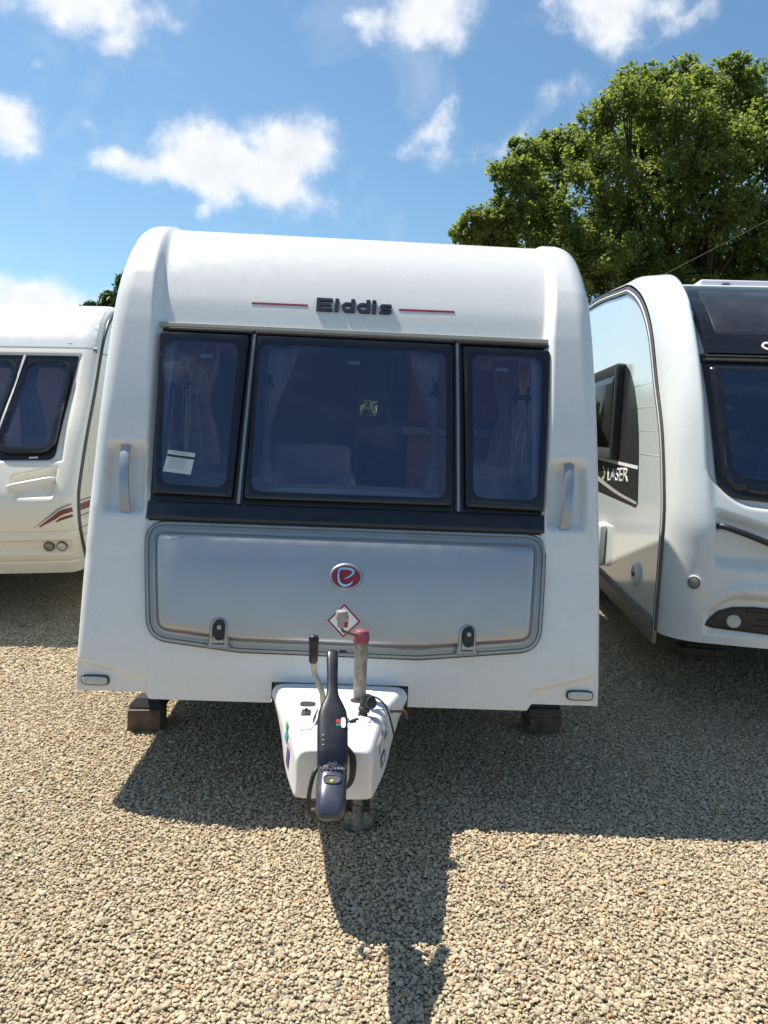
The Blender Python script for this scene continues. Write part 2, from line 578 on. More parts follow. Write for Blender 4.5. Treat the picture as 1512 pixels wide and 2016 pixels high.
def text_bm(body, size, bold=0.0, shear=0.0, sx=1.0):
    cu = bpy.data.curves.new('text', 'FONT')
    cu.body = body; cu.size = size; cu.offset = bold; cu.shear = shear
    cu.align_x = 'CENTER'; cu.align_y = 'CENTER'; cu.resolution_u = 4
    o = bpy.data.objects.new('text', cu); COL.objects.link(o)
    dg = bpy.context.evaluated_depsgraph_get()
    me = bpy.data.meshes.new_from_object(o.evaluated_get(dg))
    bm = bmesh.new(); bm.from_mesh(me)
    bpy.data.objects.remove(o); bpy.data.curves.remove(cu); bpy.data.meshes.remove(me)
    for q in bm.verts:
        q.co = Vector((q.co.x * sx, 0, q.co.y))
    return bm


def solid(bm, th):
    """turn flat (u,0,z) faces into a thin solid from d=0 to d=th"""
    r = bmesh.ops.extrude_face_region(bm, geom=bm.faces[:])
    for q in r['geom']:
        if isinstance(q, bmesh.types.BMVert):
            q.co.y += th
    return bm


def sweep_poly(pts, wall):
    """flat polygon in (y,z) at a side wall, with holes, returns bm of (x,y,z)"""


def side_wall(name, x, outline, holes, mt, parent, thick=.025):
    bm = bmesh.new()
    for lp in [outline] + holes:
        vs = [bm.verts.new((x, p[0], p[1])) for p in lp]
        for i in range(len(vs)):
            bm.edges.new((vs[i - 1], vs[i]))
    bmesh.ops.triangle_fill(bm, use_beauty=True, use_dissolve=False, edges=bm.edges[:])
    return bm_obj(name, bm, mt, parent, False)


class Crown(Surf):
    """the same surface with a gentle bulge added"""
    def __init__(s, base, fn):
        s.__dict__.update(base.__dict__); s.fn = fn

    def pt(s, u, z, d=0.0):
        return s.at(u, s.kz(z), np.asarray(d) + s.fn(np.asarray(u, float), np.asarray(z, float)))


# flat surface for things lying on a side wall: (u -> y, z -> z, d -> outwards)
class SideSurf(Surf):
    def __init__(s, x, sgn):
        s.x = x; s.g = sgn

    def pt(s, u, z, d=0.0):
        u = np.asarray(u, float)
        return np.stack([s.x + s.g * np.asarray(d) + 0 * u, u, np.asarray(z) + 0 * u], -1)

    def map_bm(s, bm, rows=0, cols=0.0):
        vs = list(bm.verts)
        P = s.pt(np.array([q.co.x for q in vs]), np.array([q.co.z for q in vs]), np.array([q.co.y for q in vs]))
        for q, p in zip(vs, P):
            q.co = p


def shell(surf, us, ks, dfun, hole, name, mt, parent, lip=.05, zfun=None, label=None):
    U, K = np.meshgrid(np.array(us), np.array(ks))
    Z = surf.zk(K); Y = np.interp(K, surf.k, surf.c[:, 0])
    D = dfun(U, Z, Y)
    P = surf.at(U, K, D)
    if zfun is not None:
        P[..., 2] += zfun(U, P[..., 2], P[..., 1])
    nr, nc = U.shape
    V = P.reshape(-1, 3)
    F = []
    for j in range(nr - 1):
        for i in range(nc - 1):
            if hole is not None and hole((us[i] + us[i + 1]) / 2, (Z[j, 0] + Z[j + 1, 0]) / 2, (Y[j, 0] + Y[j + 1, 0]) / 2):
                continue
            a = j * nc + i
            F.append((a, a + 1, a + nc + 1, a + nc))
    if lip:
        b0 = len(V)
        low = P[0].copy(); low[:, 1] += lip; low[:, 2] += .004
        V = np.concatenate([V, low])
        for i in range(nc - 1):
            if hole is not None and hole((us[i] + us[i + 1]) / 2, Z[0, 0] + .01, 0.0):
                continue
            F.append((i + 1, i, b0 + i, b0 + i + 1))
    return mesh_obj(name, V, F, mt, parent, True, 50, label), P


def grid(a, b, n):
    return list(np.linspace(a, b, n))


def merge(*ls):
    v = sorted(set(round(float(x), 5) for l in ls for x in l))
    out = [v[0]]
    for x in v[1:]:
        if x - out[-1] > 1e-4: out.append(x)
    return out


# ------------------------------------------------------------------ ground
def ground_z(x, y):
    return .012 * math.sin(x * 1.3 + .4) * math.sin(y * 1.1) + .006 * math.sin(x * 3.1 + y * 2.3)


def build_ground():
    xs = merge(grid(-6, 6, 61), [-1500, -400, -120, -40, -15, 15, 40, 120, 400, 1500])
    ys = merge(grid(-3, 9, 61), [-1500, -400, -120, -40, -15, 15, 30, 60, 120, 400, 1500])
    V = [(x, y, (ground_z(x, y) if abs(x) <= 6 and -3 <= y <= 9 else 0) - .004) for y in ys for x in xs]
    n = len(xs)
    F = [(j * n + i, j * n + i + 1, (j + 1) * n + i + 1, (j + 1) * n + i) for j in range(len(ys) - 1) for i in range(n - 1)]
    mt = bpy.data.materials.new('gravel_bed'); mt.use_nodes = True
    t = NT(mt.node_tree)
    tc = t.n('ShaderNodeTexCoord').outputs['Object']
    vo = t.n('ShaderNodeTexVoronoi', {'Vector': tc, 'Scale': 48.0, 'Randomness': 1.0})
    vd = t.n('ShaderNodeTexVoronoi', {'Vector': tc, 'Scale': 48.0, 'Randomness': 1.0}, feature='DISTANCE_TO_EDGE').outputs['Distance']
    sep = t.n('ShaderNodeSeparateColor', {0: vo.outputs['Color']}).outputs[0]
    c = t.ramp(sep, [(0, (.27, .22, .15)), (.4, (.42, .345, .235)), (.8, (.50, .42, .30)), (.95, (.44, .28, .13)), (1, (.26, .25, .23))])
    gap = t.n('ShaderNodeMapRange', {0: vd, 1: 0.0, 2: .18, 3: .35, 4: 1.0}).outputs[0]
    c = t.n('ShaderNodeVectorMath', {0: c, 'Scale': gap}, operation='SCALE').outputs[0]
    # beyond the yard the ground turns to grass
    pos = t.n('ShaderNodeSeparateXYZ', {0: tc})
    dist = t.n('ShaderNodeVectorMath', {0: tc}, operation='LENGTH').outputs['Value']
    gr = t.n('ShaderNodeMapRange', {0: dist, 1: 26.0, 2: 30.0}).outputs[0]
    gn = t.noise(tc, 3, 6).outputs[0]
    grass = t.ramp(gn, [(.3, (.03, .055, .015)), (.7, (.075, .11, .03))])
    c = t.mix(gr, c, grass)
    bp = t.n('ShaderNodeBump', {'Height': vd, 'Strength': 1.0, 'Distance': .03}).outputs[0]
    b = t.n('ShaderNodeBsdfPrincipled', {'Base Color': c, 'Roughness': .9, 'Normal': bp})
    t.n('ShaderNodeOutputMaterial', {'Surface': b.outputs[0]})
    o = mesh_obj('ground', V, F, mt)
    tag(o, kind='structure')


def build_gravel():
    # stone shapes, kept out of the scene collection and used only as instance sources
    src = bpy.data.collections.new('pebble_shapes')
    mt = bpy.data.materials.new('limestone_pebble'); mt.use_nodes = True
    t = NT(mt.node_tree)
    at = t.n('ShaderNodeAttribute', attribute_type='INSTANCER', attribute_name='tint').outputs['Fac']
    c = t.ramp(at, [(0, (.22, .175, .12)), (.10, (.35, .282, .19)), (.3, (.455, .37, .25)), (.6, (.53, .435, .30)), (.86, (.62, .525, .385)),
                    (.92, (.52, .37, .19)), (.96, (.42, .23, .10)), (.985, (.27, .25, .235)), (1, (.15, .15, .155))])
    tc = t.n('ShaderNodeTexCoord').outputs['Object']
    nz = t.noise(tc, 1.6, 4).outputs[0]
    f = t.n('ShaderNodeMapRange', {0: nz, 1: .3, 2: .7, 3: .82, 4: 1.12}).outputs[0]
    c = t.n('ShaderNodeVectorMath', {0: c, 'Scale': f}, operation='SCALE').outputs[0]
    b = t.n('ShaderNodeBsdfPrincipled', {'Base Color': c, 'Roughness': .85, 'Specular IOR Level': .25})
    t.n('ShaderNodeOutputMaterial', {'Surface': b.outputs[0]})
    rr = np.random.default_rng(11)
    for k in range(12):
        bm = bmesh.new()
        bmesh.ops.create_icosphere(bm, subdivisions=2, radius=1)
        dirs = rr.normal(size=(11, 3)); dirs /= np.linalg.norm(dirs, axis=1)[:, None]
        cut = rr.uniform(.58, .90, 11)
        sc = np.array([1.0, rr.uniform(.58, .9), rr.uniform(.34, .55)])
        for q in bm.verts:
            p = np.array(q.co)
            for d, h in zip(dirs, cut):
                e = p @ d
                if e > h: p = p - d * (e - h) * .94
            q.co = p * sc
        me = bpy.data.meshes.new('pebble'); bm.to_mesh(me); bm.free()
        me.polygons.foreach_set('use_smooth', [True] * len(me.polygons))
        me.set_sharp_from_angle(angle=R(24))
        me.materials.append(mt)
        src.objects.link(bpy.data.objects.new('pebble', me))
    P = []; 
    y = 1.0
    pts = []
    for (sp, y0, y1, lift) in ((.0100, 1.0, 4.4, 0.0), (.0140, 4.4, 8.5, 0.0)):
        ys = np.arange(y0, y1, sp)
        for yy in ys:
            hw = .6 * yy + 1.1
            xs = np.arange(-hw, hw, sp)
            n = len(xs)
            pts.append(np.stack([xs + rr.uniform(-.6, .6, n) * sp, yy + rr.uniform(-.6, .6, n) * sp, np.full(n, sp)], 1))
    P = np.concatenate(pts)
    n = len(P)
    gz = .012 * np.sin(P[:, 0] * 1.3 + .4) * np.sin(P[:, 1] * 1.1) + .006 * np.sin(P[:, 0] * 3.1 + P[:, 1] * 2.3)
    size = np.clip(rr.lognormal(math.log(.0072), .30, n), .0035, .0145) * (P[:, 2] / .0100)
    co = np.stack([P[:, 0], P[:, 1], gz + rr.uniform(-.006, .003, n) + size * .10], 1)
    big = rr.random(n) < .004
    size[big] *= 1.45
    rot = np.stack([rr.normal(0, .30, n), rr.normal(0, .30, n), rr.uniform(0, 6.283, n)], 1)
    # colour drifts slowly across the yard, stone to stone it scatters
    low = .5 + .5 * np.sin(P[:, 0] * 2.1 + 1.2 * np.sin(P[:, 1] * 1.7)) * np.sin(P[:, 1] * 1.9 + .6)
    tint = np.clip(rr.beta(2.2, 2.2, n) * .80 + .04 + (low - .5) * .10, 0, .88)
    odd = rr.random(n); tint[odd > .955] = rr.uniform(.9, 1.0, (odd > .955).sum())
    me = bpy.data.meshes.new('gravel')
    me.vertices.add(n); me.vertices.foreach_set('co', co.astype(np.float32).ravel())
    for nm, tp, fld, arr in (('rot', 'FLOAT_VECTOR', 'vector', rot), ('scl', 'FLOAT', 'value', size), ('tint', 'FLOAT', 'value', tint)):
        a = me.attributes.new(nm, tp, 'POINT'); a.data.foreach_set(fld, arr.astype(np.float32).ravel())
    a = me.attributes.new('pick', 'INT', 'POINT'); a.data.foreach_set('value', rr.integers(0, 12, n).astype(np.int32))
    me.update()
    o = bpy.data.objects.new('gravel', me); link(o)
    tag(o, kind='stuff')
    ng = bpy.data.node_groups.new('gravel_scatter', 'GeometryNodeTree')
    ng.interface.new_socket('Geometry', in_out='INPUT', socket_type='NodeSocketGeometry')
    ng.interface.new_socket('Geometry', in_out='OUTPUT', socket_type='NodeSocketGeometry')
    N = ng.nodes.new; L = ng.links.new
    gi = N('NodeGroupInput'); go = N('NodeGroupOutput')
    ci = N('GeometryNodeCollectionInfo'); ci.inputs['Collection'].default_value = src
    ci.inputs['Separate Children'].default_value = True; ci.inputs['Reset Children'].default_value = True
    ip = N('GeometryNodeInstanceOnPoints'); ip.inputs['Pick Instance'].default_value = True

    def named(nm, tp):
        q = N('GeometryNodeInputNamedAttribute'); q.data_type = tp; q.inputs['Name'].default_value = nm
        return q.outputs['Attribute']
    e2r = N('FunctionNodeEulerToRotation'); L(named('rot', 'FLOAT_VECTOR'), e2r.inputs[0])
    L(gi.outputs[0], ip.inputs['Points']); L(ci.outputs[0], ip.inputs['Instance'])
    L(named('pick', 'INT'), ip.inputs['Instance Index']); L(e2r.outputs[0], ip.inputs['Rotation'])
    L(named('scl', 'FLOAT'), ip.inputs['Scale'])
    L(ip.outputs[0], go.inputs[0])
    md = o.modifiers.new('scatter', 'NODES'); md.node_group = ng
    o.data.materials.append(mt)


build_ground()
build_gravel()


# ------------------------------------------------------------------ the white caravan in the middle
def oval(cu, cz, a, b, n=28, p=2.0):
    out = []
    for k in range(n):
        th = 2 * math.pi * k / n
        c, s_ = math.cos(th), math.sin(th)
        out.append((cu + a * math.copysign(abs(c) ** (2 / p), c), cz + b * math.copysign(abs(s_) ** (2 / p), s_)))
    return out


def wheel(parent, x, y, r=.31, w=.19):
    Mx = rot_to((1, 0, 0), (x, y, r - .07))
    ty = B().lathe([(r * .62, -w / 2), (r * .93, -w / 2), (r, -w * .32), (r, w * .32), (r * .93, w / 2), (r * .62, w / 2), (r * .62, -w / 2)], Mx, 32).build('wheel', TYRE, parent)
    B().lathe([(0, .06), (r * .18, .07), (r * .5, .05), (r * .64, .085), (r * .64, -.08), (0, -.08)], Mx, 24).build('rim', ALU, ty)


def curtain(name, parent, x0, x1, y0, y1, ztop, zbot, gather, mt, tie=.45):
    """pleated curtain hanging along a wall from (x0,y0) to (x1,y1), drawn in at the tie-back"""
    V = []; F = []; nu, nv = 40, 22
    for j in range(nv + 1):
        v = j / nv; z = ztop + (zbot - ztop) * v
        wd = 1 - gather * math.exp(-((v - tie) / .22) ** 2) * .8
        for i in range(nu + 1):
            u = i / nu * wd
            dx, dy = x1 - x0, y1 - y0
            L = math.hypot(dx, dy); nx, ny = -dy / L, dx / L
            f = min(.022, L * .09) * math.sin(u / wd * L * 95 + .3 * math.sin(v * 4)) * (.5 + .5 * wd)
            V.append((x0 + dx * u + nx * f, y0 + dy * u + ny * f, z))
    for j in range(nv):
        for i in range(nu):
            a = j * (nu + 1) + i
            F.append((a, a + 1, a + nu + 2, a + nu + 1))
    return mesh_obj(name, V, F, mt, parent, True, 80)


def pillow(name, M, a, b, c, mt, parent=None):
    bm = bmesh.new()
    bmesh.ops.create_uvsphere(bm, u_segments=28, v_segments=16, radius=1)
    for q in bm.verts:
        x, y, z = q.co
        p = 3.6
        r = (abs(x) ** p + abs(y) ** p) ** (1 / p) if (abs(x) + abs(y)) > 1e-6 else 0
        l = math.hypot(x, y)
        k = (l / r) if r > 1e-6 else 1
        k = min(k, 1.25)
        q.co = Vector((x * k * a, y * k * b, z * c * (1 - .25 * (l ** 6))))
    bm.transform(M)
    return bm_obj(name, bm, mt, parent, True, 80)


def build_main():
    root = empty('touring_caravan', (-.15, 3.09, .07), 'white touring caravan in the middle with three dark front windows and silver locker', 'caravan', rot=(0, 0, R(2.0)))
    HW = 1.092
    prof = [(0, .33), (.012, .48), (.035, .62), (.10, .9), (.185, 1.14), (.325, 1.55), (.475, 1.93), (.55, 2.08), (.665, 2.24), (.80, 2.363), (.95, 2.43), (1.15, 2.462), (1.6, 2.478), (3.2, 2.485), (5.75, 2.46)]
    S = Surf(prof, .085, -HW, HW, .095, rz=[(.33, .04), (.6, .05), (1.4, .06), (2.0, .085), (2.3, .10)])
    zt = [(.3, .845), (.95, .845), (1.1, .858), (1.5, .88), (1.9, .903), (2.1, .925), (2.4, .952), (3, .955)]
    zx = [a for a, _ in zt]; ux = [b for _, b in zt]

    def dfun(U, Z, Y):
        A = np.abs(U)
        uo = np.interp(Z, zx, ux)
        wd = np.interp(Z, [1.0, 1.5, 1.9, 2.4], [.03, .036, .05, .042])
        h = np.interp(Z, [.9, 1.1, 1.5, 1.9, 2.12, 2.30, 2.42], [0, .024, .042, .052, .048, .026, .014])
        d = h * sm(A, uo - wd, uo)
        rec = sm(A, uo - .01, uo + .015) * (1 - sm(A, 1.005, 1.04)) * sm(Z, 1.06, 1.115) * (1 - sm(Z, 1.325, 1.37))
        d = d - rec * .05
        line = Z - (.405 + (A - .80) * .085 / .285)
        d = d - .02 * (1 - sm(line, -.022, .002)) * sm(A, .775, .805) * (1 - sm(A, 1.062, 1.088))
        return d

    def zfun(U, Z, Y):
        A = np.abs(U)
        return .024 * sm(A, .785, .81) * np.clip((.5 - Z) / .17, 0, 1) * (Y < 1)

    def hole(u, z, y):
        if y > 1.2: return abs(u) < .30 and 1.62 < y < 2.40
        return (abs(u) < .80 and 1.16 < z < 1.84) or (abs(u) < .283 and z < .417)
    us = merge(grid(-HW, -.76, 56), grid(.76, HW, 56), grid(-.8, .8, 60), [-.283, .283, -.8, .8, -.3, .3],
               [sg * (HW - .095 * (1 - math.cos(R(a)))) for sg in (-1, 1) for a in (5, 12, 20, 30, 40, 52, 64, 77)], [sg * (HW - q) for sg in (-1, 1) for q in (.0008, .003, .007, .012, .018, .025, .032, .038)])
    z_knots = merge(grid(.33, .52, 28), grid(.52, 1.02, 26), grid(1.02, 1.14, 16), [1.16, 1.84, .417], grid(1.16, 1.30, 10), grid(1.30, 1.40, 14), grid(1.40, 1.9, 30), grid(1.9, 2.43, 44))
    ks = merge([float(S.kz(z)) for z in z_knots], grid(float(S.kz(2.43)), 1, 60))
    body, P = shell(S, us, ks, dfun, hole, 'body_shell', WHITE, root, .06, zfun)
    # side walls with one window each, rear wall, floor
    e = S.e; sel = range(0, S.N, 7)
    wallp = [(e[i, 0], e[i, 1] + (.024 * max(0, min(1, (.5 - e[i, 1]) / .17)) if e[i, 0] < 1 else 0)) for i in sel] + [(e[-1, 0], e[-1, 1]), (5.75, .36), (3.75, .36), (3.6, .66), (3.0, .66), (2.85, .36)]
    swin = rpoly([(.78, 1.28), (1.95, 1.28), (1.95, 1.86), (.86, 1.86)], .06)
    for sg in (-1, 1):
        wl = side_wall('side_wall', sg * HW, wallp, [swin], SIDEW, root)
        SS = SideSurf(sg * HW, sg)
        fr = ring(SS, inset(swin, -.03), inset(swin, .045), [(0, 0), (.1, .012), (.9, .016), (1, .004)], 'side_window', BLACKG, root)
        mold(SS, inset(swin, .04), [(0, .008)], 'pane', CLEAR, fr)
        B().tube([(sg * (HW - .004), .9, .39), (sg * (HW - .004), 2.8, .39)], .012, 6).build('skirt_rail', ALU, wl)
    for ya, yb in ((1.57, 2.45),):  # unseen roof opening, added so sun brightens the cabin
        zr = 2.472 if ya < 2 else 2.478
        rl = B().box((-.335, ya, zr - .014), (-.292, yb, zr + .028), .006).box((.292, ya, zr - .014), (.335, yb, zr + .028), .006).box((-.292, ya, zr - .014), (.292, ya + .045, zr + .028), .006).box((-.292, yb - .045, zr - .014), (.292, yb, zr + .028), .006).build('roof_light', PRINTW, root)
        B().box((-.291, ya + .046, zr + .012), (.291, yb - .046, zr + .018)).build('pane', CLEAR, rl, False)
    rw = [(-HW + .01, .36), (HW - .01, .36), (HW - .01, 2.38), (-HW + .01, 2.38)]
    bm = bmesh.new()
    gw = [(.03, 1.60), (.22, 1.60), (.22, 1.80), (.03, 1.80)]
    for lp in (rw, gw):
        vs = [bm.verts.new((p[0], 5.74, p[1])) for p in lp]
        for i in range(4): bm.edges.new((vs[i - 1], vs[i]))
    bmesh.ops.triangle_fill(bm, use_beauty=True, use_dissolve=False, edges=bm.edges[:])
    bm_obj('rear_wall', bm, WHITE, root, False)
    B().box((-HW + .02, .09, .42), (HW - .02, 5.7, .50)).build('floor', UNDER, root, False)
    wheel(root, -.92, 3.3); wheel(root, .92, 3.3)
    # front bulkhead behind the locker, so the locker does not open into the cabin
    B().box((-1.06, .30, .50), (1.06, .34, 1.05)).build('bulkhead', BEIGE, root, False)

    # ---- window band
    w_out = [[(-.862, 1.850), (-.466, 1.851), (-.486, 1.147), (-.822, 1.152)], [(-.430, 1.853), (.442, 1.854), (.446, 1.149), (-.436, 1.144)], [(.487, 1.848), (.882, 1.846), (.838, 1.142), (.500, 1.147)]]
    w_in = [[(-.815, 1.795), (-.530, 1.795), (-.535, 1.205), (-.770, 1.210)], [(-.398, 1.795), (.392, 1.795), (.398, 1.198), (-.392, 1.195)], [(.545, 1.793), (.825, 1.793), (.792, 1.205), (.552, 1.205)]]
    w_in = [[tuple(q) for q in inset(p, -.018)] for p in w_in]
    sur = [(-.888, 1.888), (.906, 1.893), (.850, 1.052), (-.846, 1.050)]
    holes = [rpoly(inset(p, -.012), .05) for p in w_in]
    holed(S, sur, holes, .004, 'window_surround', BLACKG, root)
    # black band below the windows and the rail above, toned like an edge lit by bounce
    mold(S, [(-.842, 1.128), (.847, 1.133), (.846, 1.058), (-.842, 1.054)], [(0, .005), (0, .014), (.006, .018)], 'lower_band', BLACKG, root, rows=.02, cols=.2)
    mold(S, [(-.872, 1.902), (.905, 1.906), (.904, 1.884), (-.872, 1.880)], [(0, 0), (0, .022), (.004, .026)], 'lit_edge_rail', LITEDGE, root, rows=.01, cols=.2)
    for u0, u1 in ((-.83, -.452), (-.444, .452), (.46, .89)):
        mold(S, [(u0, 1.877), (u1, 1.879), (u1, 1.866), (u0, 1.864)], [(0, .004), (0, .026), (.003, .029)], 'window_hinge', BLACKM, root, rows=0, cols=.2)
    for i, (po, pi) in enumerate(zip(w_out, w_in)):
        po_r = rpoly(po, .012, 7); pi_r = rpoly(pi, .05, 7)
        fr = ring(S, po_r, pi_r, [(0, .006), (0, .030), (.10, .041), (.2, .043), (.75, .043), (1, .043)], 'front_window', BLACKG, root,
                  label=('narrow dark window beside the grab handle, with a paper notice inside', 'wide dark central window', 'narrow dark window with a grey cushion behind it')[i])
        mold(S, inset(pi_r, -.004), [(0, .0425)], 'pane', GLASS, fr, rows=.04)
        # stays and catches inside
        sides = {0: [(-.795, 1), (-.735, 2)], 1: [(-.372, 1), (.372, -1)], 2: [(.79, -1), (.74, -2)]}[i]
        for uu, q in sides:
            dlt = .05 if abs(q) == 1 else .14
            b = B()
            pts = [tuple(S.pt(uu - .004 * z2, 1.20 + z2, -.02 - dlt * (1 - z2))) for z2 in (.12, .28, .44)]
            b.tube(pts, .0055, 8)
            b.build('stay', ALU, fr)
            b = B()
            p = S.pt(uu, 1.655, -.03)
            b.box(Vector(p) - Vector((.022, .012, .012)), Vector(p) + Vector((.022, .012, .012)), .004)
            b.tube([Vector(p) + Vector((0, 0, -.03)), Vector(p) + Vector((0, 0, .05))], .007, 8)
            b.build('catch', BLACKM, fr)
        for uu in {0: [-.655], 1: [0.0], 2: [.67]}[i]:
            p = Vector(S.pt(uu, 1.765, .0))
            B().box(p - Vector((.028, .006, .008)), p + Vector((.028, .006, .008)), .002).build('vent_label', PRINTW, fr, False)
        if i == 0:
            nt = mold(S, [(-.770, 1.335), (-.655, 1.325), (-.667, 1.205 + .03), (-.785, 1.245)], [(0, .0434)], 'notice_sheet', PAPER, fr, rows=.03)
            stroke(S, [[(-.772, 1.313), (-.658, 1.303)]], .010, .0436, .0438, 'printed_band', LETTER, nt)
            for q in range(9):
                zz = 1.329 - .006 * q if q < 2 else 1.301 - .0066 * (q - 2)
                wl_ = random.uniform(.03, .046)
                stroke(S, [[(-.718 - wl_ - .002 * q, zz), (-.718 + wl_ - .002 * q, zz - .005)]], .0018, .0436, .0438, 'printed_line', GREYV, nt)
    for a, b_ in (((-.447, 1.862), (-.461, 1.128)), ((.462, 1.864), (.473, 1.133))):
        stroke(S, [[a, b_]], .030, .004, .020, 'divider_post', BLACKM, root, rows=.05)
        stroke(S, [[a, b_]], .012, .018, .027, 'divider_strip', TRIML, root, rows=.05)

    # ---- locker
    out = [(-.842, 1.046), (-.798, .577), (-.42, .537), (.32, .531), (.826, .581), (.850, 1.051)]
    lo = rpoly(out, [.085, .105, .3, .3, .105, .085], 9)
    fr = mold(S, lo, [(0, -.004), (0, .016), (.004, .021), (.012, .021), (.016, .013), (.024, .013), (.026, .017), (.036, .017)], 'locker_frame', SILVER2, root, cap=False, rows=.06)
    S0 = S
    S = Crown(S0, lambda u, z: .013 * np.clip(1 - ((z - .80) / .245) ** 2, 0, 1) * np.clip(1 - (u / .815) ** 6, 0, 1))
    dr = mold(S, inset(lo, .034), [(0, .006), (.001, .014), (.006, .0165), (.0115, .011), (.0135, .015), (.021, .029), (.029, .033)], 'locker_door', SILVER, root, rows=.04, cols=.12)
    # thin pinstripe seal around the frame
    ring(S0, inset(lo, -.006), inset(lo, .001), [(0, -.002), (.2, .009), (1, .009)], 'locker_seal', RUBBER, root)
    for uc, zc in ((-.504, .622), (.517, .628)):
        arch = [(uc - .055, zc - .072), (uc - .043, zc - .05), (uc - .040, zc + .015)] + [(uc + .040 * math.cos(R(a)), zc + .015 + .040 * math.sin(R(a))) for a in range(165, 10, -15)] + [(uc + .040, zc + .015), (uc + .043, zc - .05), (uc + .055, zc - .072)]
        mold(S, arch[::-1], [(0, .020), (.005, .037), (.010, .0425), (.015, .0415), (.022, .034)], 'latch_surround', SILVER, dr, rows=.02)
        la = mold(S, oval(uc + .004, zc + .002, .0235, .042, 28, 2.6), [(0, .028), (0, .043), (.003, .048), (.006, .048), (.009, .045)], 'latch', BLACKM, dr, rows=0)
        p = Vector(S.pt(uc + .004, zc + .012, .045)); n_ = Vector((0, -.97, .2))
        B().lathe([(.0095, 0), (.0095, .006), (.0085, .007), (0, .007)], rot_to(n_, p), 18).build('lock_barrel', ALU, la)
    # badge
    bz = mold(S, oval(.007, .850, .070, .053, 40), [(0, .030), (0, .038), (.005, .045), (.010, .045), (.013, .041)], 'badge', ALU, dr, rows=0)
    mold(S, oval(.007, .850, .058, .042, 40), [(0, .041), (.002, .0425)], 'badge_disc', RED, bz, rows=0)
    e_pts = catmull([(-.001, .843), (.014, .848), (.031, .860), (.036, .872), (.022, .880), (-.004, .882), (-.021, .877), (-.025, .862), (-.024, .842), (-.018, .826), (-.002, .816), (.016, .818), (.029, .826), (.035, .835)], 5)
    e_pts = [tuple(q) for q in e_pts]
    stroke(S, [(e_pts, [.0015, .006, .0105, .0095, .0075, .007, .009, .0095, .007, .002])], .01, .042, .049, 'badge_emblem', CHROME, bz, rows=0)
    # warning diamond
    dm = [(.005, .744), (-.063, .676), (.005, .610), (.073, .676)]
    ds = mold(S, dm, [(0, .0335), (0, .0342)], 'warning_sticker', RED, dr, rows=.03)
    mold(S, inset(dm, .0065), [(0, .0347)], 'sticker_face', PRINTW, ds, rows=.03)
    mold(S, [(-.020, .702), (.024, .698), (.022, .650), (-.020, .651)], [(0, .0352)], 'sticker_mark', RED, ds, rows=.03)
    stroke(S, [[(.012, .684), (.020, .684), (.020, .675), (.012, .675), (.012, .684)]], .002, .0354, .0357, 'sticker_sign', PRINTW, ds, rows=0)
    S = S0
    stroke(S, [[(.021 - .03, .5555), (.021, .5555)]], .010, .0135, .015, 'frame_mark', LETTER, fr, rows=0)
    # red lines and raised name
    stroke(S, [[(-.477, 2.021), (-.222, 2.0225)]], .0085, .0005, .002, 'red_stripe', RED, root, rows=0)
    stroke(S, [[(.196, 2.0235), (.452, 2.026)]], .0085, .0005, .002, 'red_stripe', RED, root, rows=0)
    z0, z1 = 1.996, 2.056
    zm = (z0 + z1) / 2; zx_ = z0 + .044
    wv, wh = .019, .0125

    def letter(lines):
        stroke(S, lines, wv, .000, .012, 'name_letter', LETTER, root, rows=0)
    hh = wh / 2
    letter([([(-.172, z0), (-.172, z1)], .020), ([(-.166, z1 - hh), (-.108, z1 - hh)], wh), ([(-.166, zm), (-.114, zm)], wh), ([(-.166, z0 + hh), (-.108, z0 + hh)], wh)])
    letter([([(-.090, z0), (-.088, z1)], .018)])
    for c in (-.034, .036):
        arc = catmull([(c + .010, zx_ - hh), (c - .014, zx_ - hh), (c - .026, (zx_ + z0) / 2 + .003), (c - .014, z0 + hh), (c + .010, z0 + hh)], 5)
        letter([([(c + .019, z0), (c + .019, z1 + .001)], .019), ([tuple(q) for q in arc], wh)])
    letter([([(.082, z0), (.082, zx_)], .018), ([(.082, zx_ + .006), (.082, z1 + .001)], .018)])
    sarc = catmull([(.162, zx_ - hh), (.124, zx_ - hh), (.113, zx_ - .012), (.124, zx_ - .0205), (.148, zx_ - .0235), (.157, z0 + .013), (.146, z0 + hh), (.106, z0 + hh)], 5)
    letter([([tuple(q) for q in sarc], .0115)])

    # ---- grab handles, marker lamps
    for sg in (-1, 1):
        pts = []
        for k in range(13):
            t = k / 12; z = 1.366 - t * (1.366 - 1.078)
            u = sg * (.957 - .026 * t)
            bow_ = .038 * math.sin(math.pi * min(1, t * 1.06 + .0)) ** .55
            pts.append((u, z, .010 + bow_))
        V = []
        for (u, z, d) in pts:
            for du, dd in ((-.021, -.004), (-.019, .003), (0, .006), (.019, .003), (.021, -.004), (0, -.006)):
                V.append(tuple(S.pt(u + du, z, d + dd)))
        secs = [V[i * 6:(i + 1) * 6] for i in range(13)]
        gh = B().loft(secs).build('grab_handle', ALU, root)
        for t in (0.0, 1.0):
            z = 1.362 if t == 0 else 1.084
            u = sg * (.957 - .026 * t)
            q0 = Vector(S.pt(u, z, -.045)); q1 = Vector(S.pt(u, z, .012))
            B().tube([q0, q1], .014, 10).build('handle_mount', ALU, gh)
        lc = sg * 1.008
        lm = mold(S, oval(lc, .398, .056, .021, 36, 4), [(0, -.024), (0, -.008), (.003, -.005), (.006, -.006)], 'marker_lamp', BLACKM, root, rows=0)
        mold(S, oval(lc, .398, .052, .0175, 36, 4), [(0, -.008), (.001, -.003), (.004, .001), (.009, .002)], 'lens', LENSC, lm, rows=0)
